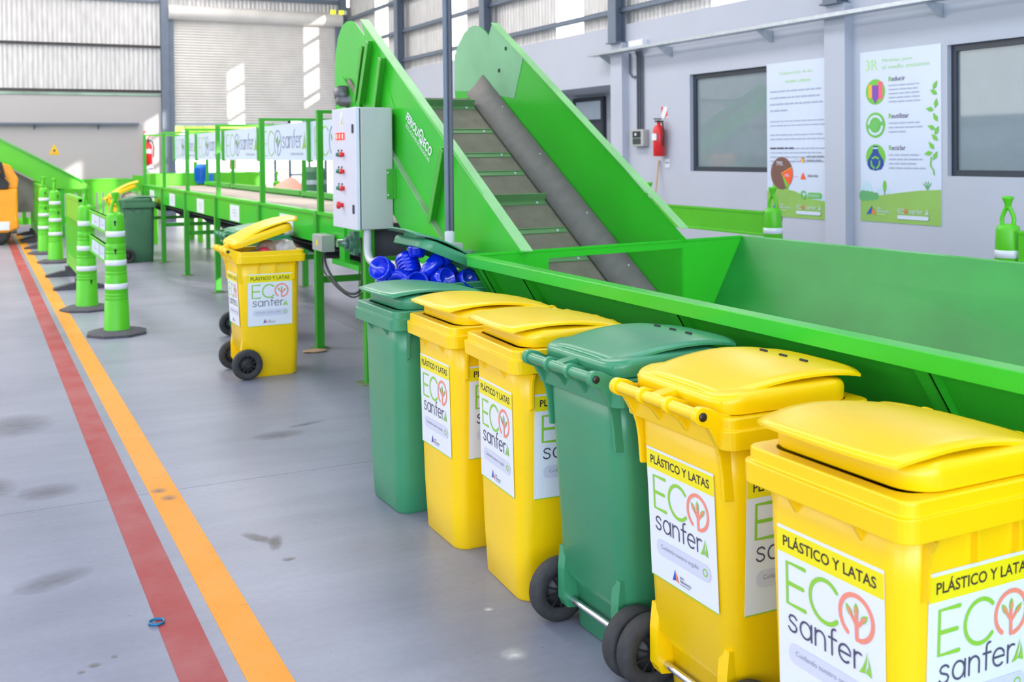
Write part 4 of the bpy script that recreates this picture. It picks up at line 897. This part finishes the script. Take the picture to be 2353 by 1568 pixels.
for x in (1.5, -1.0): MB().box(x-.04, x+.04, .03, .1, 0, 1.0 if x > 0 else 2.3).box(x-.04, x+.04, .7, .77, 0, 1.0 if x > 0 else 2.3).build('leg', M_MACH, V)
Q = thing('compact_loader', 'orange compact loader at the far left edge with black engine cover', 'vehicle', (-.6, 20.9, 0))
MB().box(-1.5, 1.27, 0, 1.3, .52, 1.0).prism([(-1.5, .52), (1.27, .52), (1.29, .30), (1.1, .22), (-1.5, .22)], 0, 1.3, 'y').build('chassis', M_ORANGE, Q, bevel=.03)
MB().prism([(-1.5, 1.0), (1.27, 1.0), (1.29, 1.18), (1.16, 1.42), (1.02, 1.46), (.96, 1.2), (-1.5, 1.2)], .1, 1.2, 'y').build('cowling', M_ORANGE, Q, bevel=.02)
MB().prism([(-1.0, 1.0), (1.12, 1.0), (1.14, 1.1), (.98, 1.30), (.5, 1.42), (-1.0, 1.42)], -.02, .6, 'y').build('engine_cover', M_HUB, Q, bevel=.01)
for k in range(5): MB().box(.0+k*.24, .17+k*.24, -.012, 0, .27, .42).build('grille_slot', M_WHITE if k > 3 else M_DARK, Q)
for x in (-.9, .95): w_ = MB().lathe([(.1, -.12), (.17, -.12), (.2, -.08), (.2, .08), (.17, .12), (.1, .12)], 24, 'y', M=Matrix.Translation((x, .14, .2))).build('wheel', M_TYRE, Q)
MB().tube([(.5, -.05, 1.35), (.85, -.05, 1.55), (1.0, -.05, 1.45), (1.05, -.05, 1.2)], .035, 8).build('hose', M_HUB, Q)
# machinery beyond the sorting table
R_ = thing('transfer_trough', 'bright green steel trough across the end of the sorting table', 'trough', (2.75, 19.6, 0))
MB().box(0, 2.0, 0, .02, .82, 1.24).box(0, 2.0, .9, .92, .82, 1.24).box(0, .02, .02, .9, .82, 1.24).box(1.98, 2.0, .02, .9, .82, 1.24).box(0, 2, .02, .9, .80, .82).build('body', M_LIME, R_)
for x in (.08, .85, 1.92):
    for y in (.04, .86): MB().box(x-.04, x+.04, y-.04, y+.04, 0, .82).build('leg', M_LIME, R_)
MB().box(.74, .80, -.05, 0, .82, 1.45).build('bracket', M_LIME, R_)
U = thing('electric_motor', 'bright blue electric motor mounted on the far green trough', 'motor', (3.62, 19.53, 1.06))
MB().lathe([(.09, 0), (.1, .02), (.1, .30), (.08, .34), (0, .35)], 18).build('housing', M_BLUEM, U)
for k in range(10): MB().box(-.004, .004, -.125, .125, .05, .28, 0, Matrix.Rotation(pi*k/10, 4, 'Z')).build('fin', M_BLUEM, U)
MB().box(.08, .20, -.06, .06, .0, .17).build('gearbox', M_BLUEM, U, bevel=.01)
MB().prism([(2.40, 1.0), (2.52, 1.0), (2.52, 1.22), (2.32, 1.25)], 18.35, 18.6, 'y').build('end_chute', M_LIME, T)
lump('rubbish_heap', 'salmon pink heap of sacks seen beyond the sorting table', 'heap', (4.75, 17.9, .50), (.45, .5, .66), mat('salmon_sack', (222, 164, 146), 0.7, var=0.12, scale=4), 21, amp=.22)
lump('rubbish_heap', 'cream coloured heap of sacks left of the salmon heap', 'heap', (4.62, 18.9, .40), (.4, .45, .62), mat('cream_sack', (222, 208, 170), 0.7, var=0.2, scale=4), 22, amp=.22)
X_ = thing('green_container', 'tall dull green container with pale band beyond the sorting table', 'container', (4.82, 16.6, 0))
MB().loft([rrect(.36, .36, .12, z) for z in (0, .05, 1.28)]+[rrect(.28, .28, .1, 1.36)]).build('body', M_GRN_OLD, X_); MB().loft([rrect(.372, .372, .12, z) for z in (1.08, 1.15)]).build('band', M_GALV, X_)
Y_ = thing('goal_stand', 'thin grey pipe frame standing near the roller door', 'frame', (5.75, 21.5, 0))
for x, y in ((0, 0), (.75, 0), (0, 1.2), (.75, 1.2)): MB().box(x-.025, x+.025, y-.025, y+.025, 0, 2.25).build('post', M_STEEL, Y_)
MB().box(-.025, .775, -.025, .025, 2.2, 2.25).box(-.025, .775, 1.175, 1.225, 2.2, 2.25).box(-.025, .025, 0, 1.2, 2.2, 2.25).box(.725, .775, 0, 1.2, 2.2, 2.25).box(-.025, .775, -.02, .02, 1.12, 1.17).build('rails', M_GALV, Y_)
# yard gate and trees outside
Z_ = thing('yard_gate', 'pale open-bar gate standing outside the roller door', 'gate', (2.5, 33, 0))
for k in range(15): MB().box(k*.62-.03, k*.62+.03, -.03, .03, 0, 1.9).build('bar', M_GALV, Z_)
for z in (.3, 1.1, 1.85): MB().box(-.1, 8.8, -.025, .025, z-.03, z+.03).build('rail', M_GALV, Z_)
M_LEAF = mat('sunlit_foliage', (150, 176, 84), 0.7, var=0.35, scale=3, bump=0.6, bscale=6); M_BARK = mat('bark', (110, 96, 80), 0.9, var=0.2)
for i, (x, y, s) in enumerate(((5.0, 40, 2.0), (9.8, 46, 2.2), (15.5, 42, 2.4), (1.0, 52, 2.6))):
    o = thing('tree', 'sunlit green tree outside the roller door, %s' % ('nearest, at the left', 'second from the left', 'rightmost', 'farthest back')[i], 'tree', (x, y, 0), group='trees outside')
    MB().tube([(0, 0, 0), (.05, 0, 1.5), (0, .1, 3)], .16, 8, radii=[.2, .15, .1]).build('trunk', M_BARK, o)
    l = lump('crown', None, None, (0, 0, 3.4), (s, s, 1.7), M_LEAF, 40+i, amp=.45); l.parent = o

# ------------------------------------------------------------------ things on the walls
E_ = thing('cable_tray', 'long galvanised cable tray running along the right wall', 'tray', (XW, 0, 2.98))
MB().box(-.28, -.12, -4, 13.78, -.006, .0).box(-.28, -.276, -4, 13.78, 0, .035).box(-.124, -.12, -4, 13.78, 0, .035).build('channel', M_GALV, E_)
for y in (13.5, 12.0, 9.95, 7.45, 5.2): MB().prism([(-.26, -.006), (-.01, -.006), (-.01, -.15), (-.03, -.15)], y-.012, y+.012, 'y').build('bracket', M_GALV, E_)
E2 = thing('cable_tray', 'galvanised rail along the white back wall above the warning triangle', 'tray', (0, YB, 2.3))
MB().box(-6, 3.43, -.14, -.005, -.006, .0).box(-6, 3.43, -.14, -.135, 0, .035).build('channel', M_STEEL, E2)
for x in (1.2, 2.55, -.3): MB().prism([(-.12, -.006), (0, -.006), (0, -.12)], x-.012, x+.012, 'x').build('bracket', M_STEEL, E2)
for dy, nm in ((.0, 'left'), (.055, 'middle'), (.11, 'right')):
    tag(MB().tube([(XW-.03, 12.80-dy, 1.86), (XW-.03, 12.80-dy, 2.90), (XW-.05, 12.80-dy, 2.975)], .017, 10).build('wall_conduit', M_BLACKT), 'dark vertical conduit above the wall switch box, %s of three' % nm, 'conduit', 'dark conduits above the wall switch box')
tag(MB().tube([(XW-.03, 12.82, 2.62), (XW-.03, 12.93, 2.62), (XW-.03, 13.0, 2.68), (XW-.03, 13.0, 2.97)], .015, 10).build('wall_conduit', M_BLACKT), 'short bent dark conduit under the cable tray beside the column', 'conduit')
B_ = thing('switch_box', 'pale wall switch box with two dark windows under the conduits', 'switch box', (XW, 12.73, 1.62))
MB().box(-.10, 0, -.16, .16, 0, .24).build('case', M_CAB, B_, bevel=.01); MB().box(-.106, -.10, -.10, .10, .125, .215).build('window', M_DARK, B_); MB().box(-.106, -.10, -.10, .10, .03, .115).build('window', mat('dark_green_window', (58, 68, 68), 0.2), B_)
MB().lathe([(.02, 0), (.02, .012)], 12, 'x', M=Matrix.Translation((-.118, .01, .17))).build('knob', M_WHITE, B_)
tag(MB().box(XW-.10, XW, 12.57, 12.93, 3.02, 3.13).build('emergency_light', M_WHITE, bevel=.01), 'white emergency light box above the cable tray', 'light')
G_ = thing('emergency_light', 'twin-headed yellow emergency light beside the roller door', 'light', (8.36, YB-.2, 5.08))
MB().box(-.05, .1, 0, .1, 0, .1).build('case', M_WHITE, G_); 
for x in (-.22, -.0): MB().box(x-.1, x+.02, -.04, .02, .0, .1).build('lamp', mat('lit_yellow_lamp', (226, 232, 60), 0.3, emit=1.2), G_)
def extinguisher(loc, rz, label):
    o = thing('fire_extinguisher', label, 'extinguisher', loc, rz, 'fire extinguishers')
    MB().lathe([(.07, -.22), (.08, -.21), (.08, .14), (.06, .19), (.025, .21), (.025, .25), (0, .25)], 22, M=Matrix.Translation((0, -.1, 0)), close=False).build('cylinder', M_RED, o)
    MB().box(-.012, .012, -.16, -.03, .25, .27).box(-.012, .012, -.18, -.06, .285, .30).lathe([(.022, .24), (.022, .275)], 12, M=Matrix.Translation((0, -.1, 0))).build('valve', M_HUB, o)
    MB().tube([(.02, -.1, .26), (.09, -.1, .24), (.115, -.1, .12), (.10, -.1, -.08)], .012, 8).build('hose', M_HUB, o)
    MB().box(-.05, .05, -.184, -.17, -.0, .09).build('label', M_WHITE, o)
    q = Print(); q.mb.box(-.07, .07, 0, .004, .30, .46, q.mi(M_WHITE))
    q.poly([(-.07, .46), (-.02, .46), (-.07, .36)], M_RED, 1); q.poly([(.07, .42), (.07, .34), (.02, .30), (.0, .30)], M_RED, 1); q.build('chevron_plate', o, (0, -.006, 0))
    q = Print(); q.mb.box(.0, .12, 0, .003, -.38, -.26, q.mi(M_WHITE)); q.stroke([(.02, -.31), (.10, -.31)], .02, M_TXTG, 1); q.build('tag_plate', o, (0, -.006, 0))
    return o
extinguisher((XW, 12.18, 1.70), D(-90), 'red fire extinguisher on the right wall beside the switch box')
extinguisher((3.62, YB, 1.62), 0, 'red fire extinguisher on the back wall beside the roller door').scale = (1.15, 1.15, 1.15)
W_ = thing('warning_sign', 'yellow warning triangle on the white back wall', 'sign', (1.61, YB-.006, 1.61))
q = Print(); q.off = .002; q.mb.prism([(-.115, 0), (.115, 0), (.01, .235), (-.01, .235)], 0, .005, 'y', q.mi(mat('sign_yellow', (242, 196, 24), 0.4, var=0.02))); q.poly([(-.035, .075), (.035, .075), (0, .14)], M_BOLT, 1); q.stroke([(-.07, .04), (.07, .04)], .008, M_ORI, 1); q.build('plate', W_)
tag(MB().tube([(XW-.35, 12.10, .02), (XW-.02, 12.30, 1.42)], .012, 8).build('broom_stick', M_WOOD), 'wooden broom stick leaning on the wall below the fire extinguisher', 'broom')
tag(MB().lathe([(.022, .001), (.026, .001), (.026, .009), (.022, .009), (.022, .001)], 20, close=False).build('plastic_ring', mat('teal_plastic', (14, 104, 150), 0.3), None, (.512, 3.672, .001)), 'small blue plastic ring lying on the red floor line', 'ring')
for i, (x, y) in enumerate(((2.44, 8.17), (2.34, 8.14))): pass
lump('cardboard_scrap', 'brown cardboard scrap under the nearest table leg', 'scrap', (2.36, 8.16, .010), (.10, .06, .012), mat('brown_cardboard', (190, 158, 128), 0.8, var=0.15), 31)

# posters
M_PAPER = mat('glossy_poster_paper', (206, 216, 236), 0.22, var=0.01, coat=0.3); M_HILL = mat('olive_green_ink', (140, 184, 92), 0.35, var=0.06, scale=2); M_HILLD = mat('dark_bush_green_ink', (96, 168, 108), 0.35, var=0); M_BROWN = mat('brown_ink', (120, 84, 76), 0.35, var=0)
M_SKYI = mat('pale_teal_ink', (184, 212, 226), 0.35, var=0); M_PURP = mat('purple_ink', (122, 70, 172), 0.35, var=0); M_PINK = mat('pink_ink', (240, 92, 124), 0.35, var=0); M_AMB = mat('amber_ink', (240, 176, 60), 0.35, var=0); M_NAVY = mat('navy_ink', (36, 68, 150), 0.35, var=0); M_REDI = mat('orange_red_ink', (242, 92, 52), 0.35, var=0); M_LEAFI = mat('leaf_green_ink', (112, 190, 60), 0.35, var=0); M_GLOBE = mat('mid_green_ink', (104, 186, 92), 0.35, var=0); M_LIGHTG = mat('light_green_ink', (178, 226, 140), 0.35, var=0); M_LINE = mat('blue_grey_text_ink', (160, 172, 196), 0.4, var=0)
def lines(P, x0, z, widths, dz, m=M_LINE, t=.012):
    rnd = random.Random(int(z*1000))
    for k, wd in enumerate(widths):
        x = x0
        while x < x0+wd-.03:
            l = min(rnd.uniform(.05, .13), x0+wd-x); P.rect(x, x+l, z-k*dz, z-k*dz+t, m, 2); x += l+.014
def poster_foot(P, w_):
    P.poly([(.55*w_, .05), (.62*w_, .05), (.60*w_, .05)], M_HILL, 2)
    x = .08*w_; P.poly([(x, .075), (x+.07, .085), (x+.08, .17)], M_BLUEI, 3); P.poly([(x+.075, .085), (x+.13, .075), (x+.09, .15)], M_ORI, 3)
    P.text('SAN', x+.15, .135, M_PAPER, height=.022, layer=3).text('FERNANDO', x+.15, .10, M_PAPER, height=.024, layer=3).rect(x+.15, x+.27, .078, .086, M_LIGHTG, 3)
    eco_word(P, .49*w_, .105, .045, M_PAPER, M_ORI, .006, 3); word_sanfer(P, .49*w_+.14, .106, .03, M_PAPER, .005, 3); sail(P, .49*w_+.345, .10, .07, M_PAPER, 3)
    P.rrect(.48*w_, .86*w_, .045, .085, .018, M_PAPER, 3)
def poster_3r():
    w_, h = 1.07, 1.80; P = Print(); P.off = .0012; P.eps = 3e-5; P.mb.box(0, w_, 0, .006, 0, h, P.mi(M_PAPER))
    P.poly([(0, .38), (.06, .43), (.12, .42), (.17, .36), (.17, .28), (0, .28)], M_SKYI, 1); P.poly([(.22, .34), (.33, .38), (.42, .33), (.42, .30), (.22, .30)], M_SKYI, 1)
    P.poly([(0, 0), (w_, 0), (w_, .36), (.75*w_, .345), (.5*w_, .315), (.25*w_, .28), (0, .25)], M_HILL, 1)
    for x, r in ((.04, .06), (.10, .055), (.16, .05), (.22, .04)): P.disc(x, .27, r, M_HILLD, 2)
    P.disc(.34, .38, .025, M_LEAFI, 2, .06); P.rect(.335, .345, .29, .34, M_BROWN, 2)
    for a in (-40, -15, 10, 35): P.stroke([(.90, .355), (.90+.08*sin(radians(a)), .355+.08*cos(radians(a)))], .012, M_HILLD, 2)
    P.text('3R', .075, 1.60, M_LIGHTG, height=.115, bold=.0); P.text('Medidas para', .31, 1.665, M_LIGHTG, width=.40, height=.045); P.text('el medio ambiente', .31, 1.60, M_LIGHTG, width=.62, height=.045)
    for z, t in ((1.395, 'Reducir'), (1.01, 'Reutilizar'), (.68, 'Reciclar')):
        P.text(t[0], .40, z+.075, M_LEAFI, height=.05, bold=.01); P.text(t[1:], .44, z+.075, M_INKV, height=.05 if 'l' in t or 'd' in t else .04, bold=.006)
    cx = .215
    P.disc(cx, 1.37, .135, M_LEAFI, 1); P.rect(cx-.095, cx-.045, 1.31, 1.45, M_AMB, 2); P.poly([(cx-.045, 1.44), (cx-.045, 1.31), (cx+.0, 1.245), (cx+.045, 1.31), (cx+.045, 1.44)], M_PURP, 3); P.rect(cx+.035, cx+.10, 1.29, 1.475, M_PINK, 2)
    P.disc(cx, 1.02, .135, M_LEAFI, 1); P.disc(cx, 1.02, .122, M_GLOBE, 2)
    P.stroke(arc(cx, 1.02, .095, 30, 170, 16), .026, M_PAPER, 3); P.stroke(arc(cx, 1.02, .095, 210, 350, 16), .026, M_PAPER, 3); P.disc(cx, 1.02, .06, M_GLOBE, 4)
    P.disc(cx, .685, .135, M_LEAFI, 1); P.poly([(cx-.035, .80), (cx+.035, .80), (cx+.04, .74), (cx+.11, .65), (cx+.115, .60), (cx+.08, .555), (cx, .54), (cx-.08, .555), (cx-.115, .60), (cx-.11, .65), (cx-.04, .74)], M_NAVY, 2); P.rect(cx-.035, cx+.035, .77, .785, M_PAPER, 3)
    for k in range(3):
        a = 90+120*k; P.stroke([(cx+.06*cos(radians(a+s)), .625+.06*sin(radians(a+s))) for s in (-42, 0, 42)], .022, M_LEAFI, 3)
    lines(P, .40, 1.42, (.40, .38, .40, .44, .44), .042); lines(P, .40, 1.03, (.40, .44, .22), .045); lines(P, .40, .70, (.40, .44, .36, .52), .045)
    for x, z, a in ((1.0, 1.40, 60), (.98, 1.33, 150), (1.01, 1.22, 80), (.93, 1.16, 170), (1.0, 1.08, 120), (.95, .98, 160), (1.02, .95, 60), (.99, .88, 140), (.95, .80, 130), (.91, .72, 190), (1.0, .70, 60)):
        c_, s_ = cos(radians(a)), sin(radians(a)); P.poly([(x+t*c_-u*s_, z+t*s_+u*c_) for t, u in ((-.055, 0), (-.01, .026), (.05, 0), (-.01, -.026))], M_LEAFI, 2)
    P.stroke([(.95, .68), (.94, .60), (.98, .55), (.985, .51)], .016, M_LEAFI, 2)
    poster_foot(P, w_); return P
def poster_pie():
    w_, h = 1.06, 1.815; P = Print(); P.off = .0012; P.eps = 3e-5; P.mb.box(0, w_, 0, .006, 0, h, P.mi(M_PAPER))
    P.poly([(0, .32), (w_, .27), (w_, .18), (0, .18)], M_SKYI, 1); P.poly([(0, 0), (w_, 0), (w_, .20), (.7*w_, .23), (.45*w_, .31), (.2*w_, .34), (0, .30)], M_HILL, 1)
    for x, z, r, rz in ((.16, .36, .06, .14), (.32, .33, .055, .09)): P.disc(x, z, r, M_HILL, 2, rz)
    P.text('Composición de los', .22, 1.66, M_LIGHTG, width=.56, height=.05); P.text('residuos urbanos', .33, 1.57, M_LIGHTG, width=.42, height=.045)
    lines(P, .06, 1.47, (.86, .84, .88, .30), .075, M_LINE, .018); lines(P, .06, 1.12, (.92, .92), .05); lines(P, .06, .96, (.88, .92), .05); lines(P, .06, .80, (.94, .86, .92, .90, .28), .05); lines(P, .06, .80, (.42,), .05, M_INKV, .018)
    cx, cz, r = .26, .535+.0, .19; P.disc(cx, cz-.02, r, M_BROWN, 2, n=40); cz -= .02
    P.poly([(cx, cz)]+arc(cx, cz, r, -48, 22, 12), M_REDI, 3); P.poly([(cx, cz)]+arc(cx, cz, r, -66, -48, 5), M_LEAFI, 3); P.stroke([(cx, cz), (cx+r*cos(radians(22)), cz+r*sin(radians(22)))], .008, M_AMB, 4)
    P.text('79%', cx-.09, cz+.09, M_PAPER, height=.05, layer=4, bold=.01); P.text('16%', cx+.06, cz-.04, M_PAPER, height=.035, layer=4, bold=.01)
    P.poly([(.58, .66), (.66, .66), (.62, .71)], M_BROWN, 2); P.disc(.62, .665, .025, M_AMB, 3); lines(P, .69, .70, (.30, .24), .045, M_TXTG, .02)
    P.poly([(.58, .45), (.67, .45), (.62, .53)], M_REDI, 2); lines(P, .70, .48, (.16,), .05, M_TXTG, .022)
    P.stroke(arc(.63, .27, .04, 40, 360, 14), .02, M_GLOBE, 2); P.rrect(.70, .92, .235, .30, .02, M_GLOBE, 2); P.text('Reciclables', .72, .255, M_PAPER, width=.17, layer=3)
    P.stroke([(.44, .64), (.50, .68), (.55, .68)], .004, M_LINE, 2); P.stroke([(.46, .48), (.54, .48)], .004, M_PINK, 2)
    poster_foot(P, w_); return P
for f, y, z, lb in ((poster_3r, 8.54, .78, 'tall poster headed 3R with three round emblems on the grey wall'), (poster_pie, 10.05, .76, 'tall poster with brown pie chart beside the window')):
    o = f().build('poster', None, (XW-.0065, y, z), (0, 0, -pi/2)); tag(o, lb, 'poster', 'posters on the right wall')
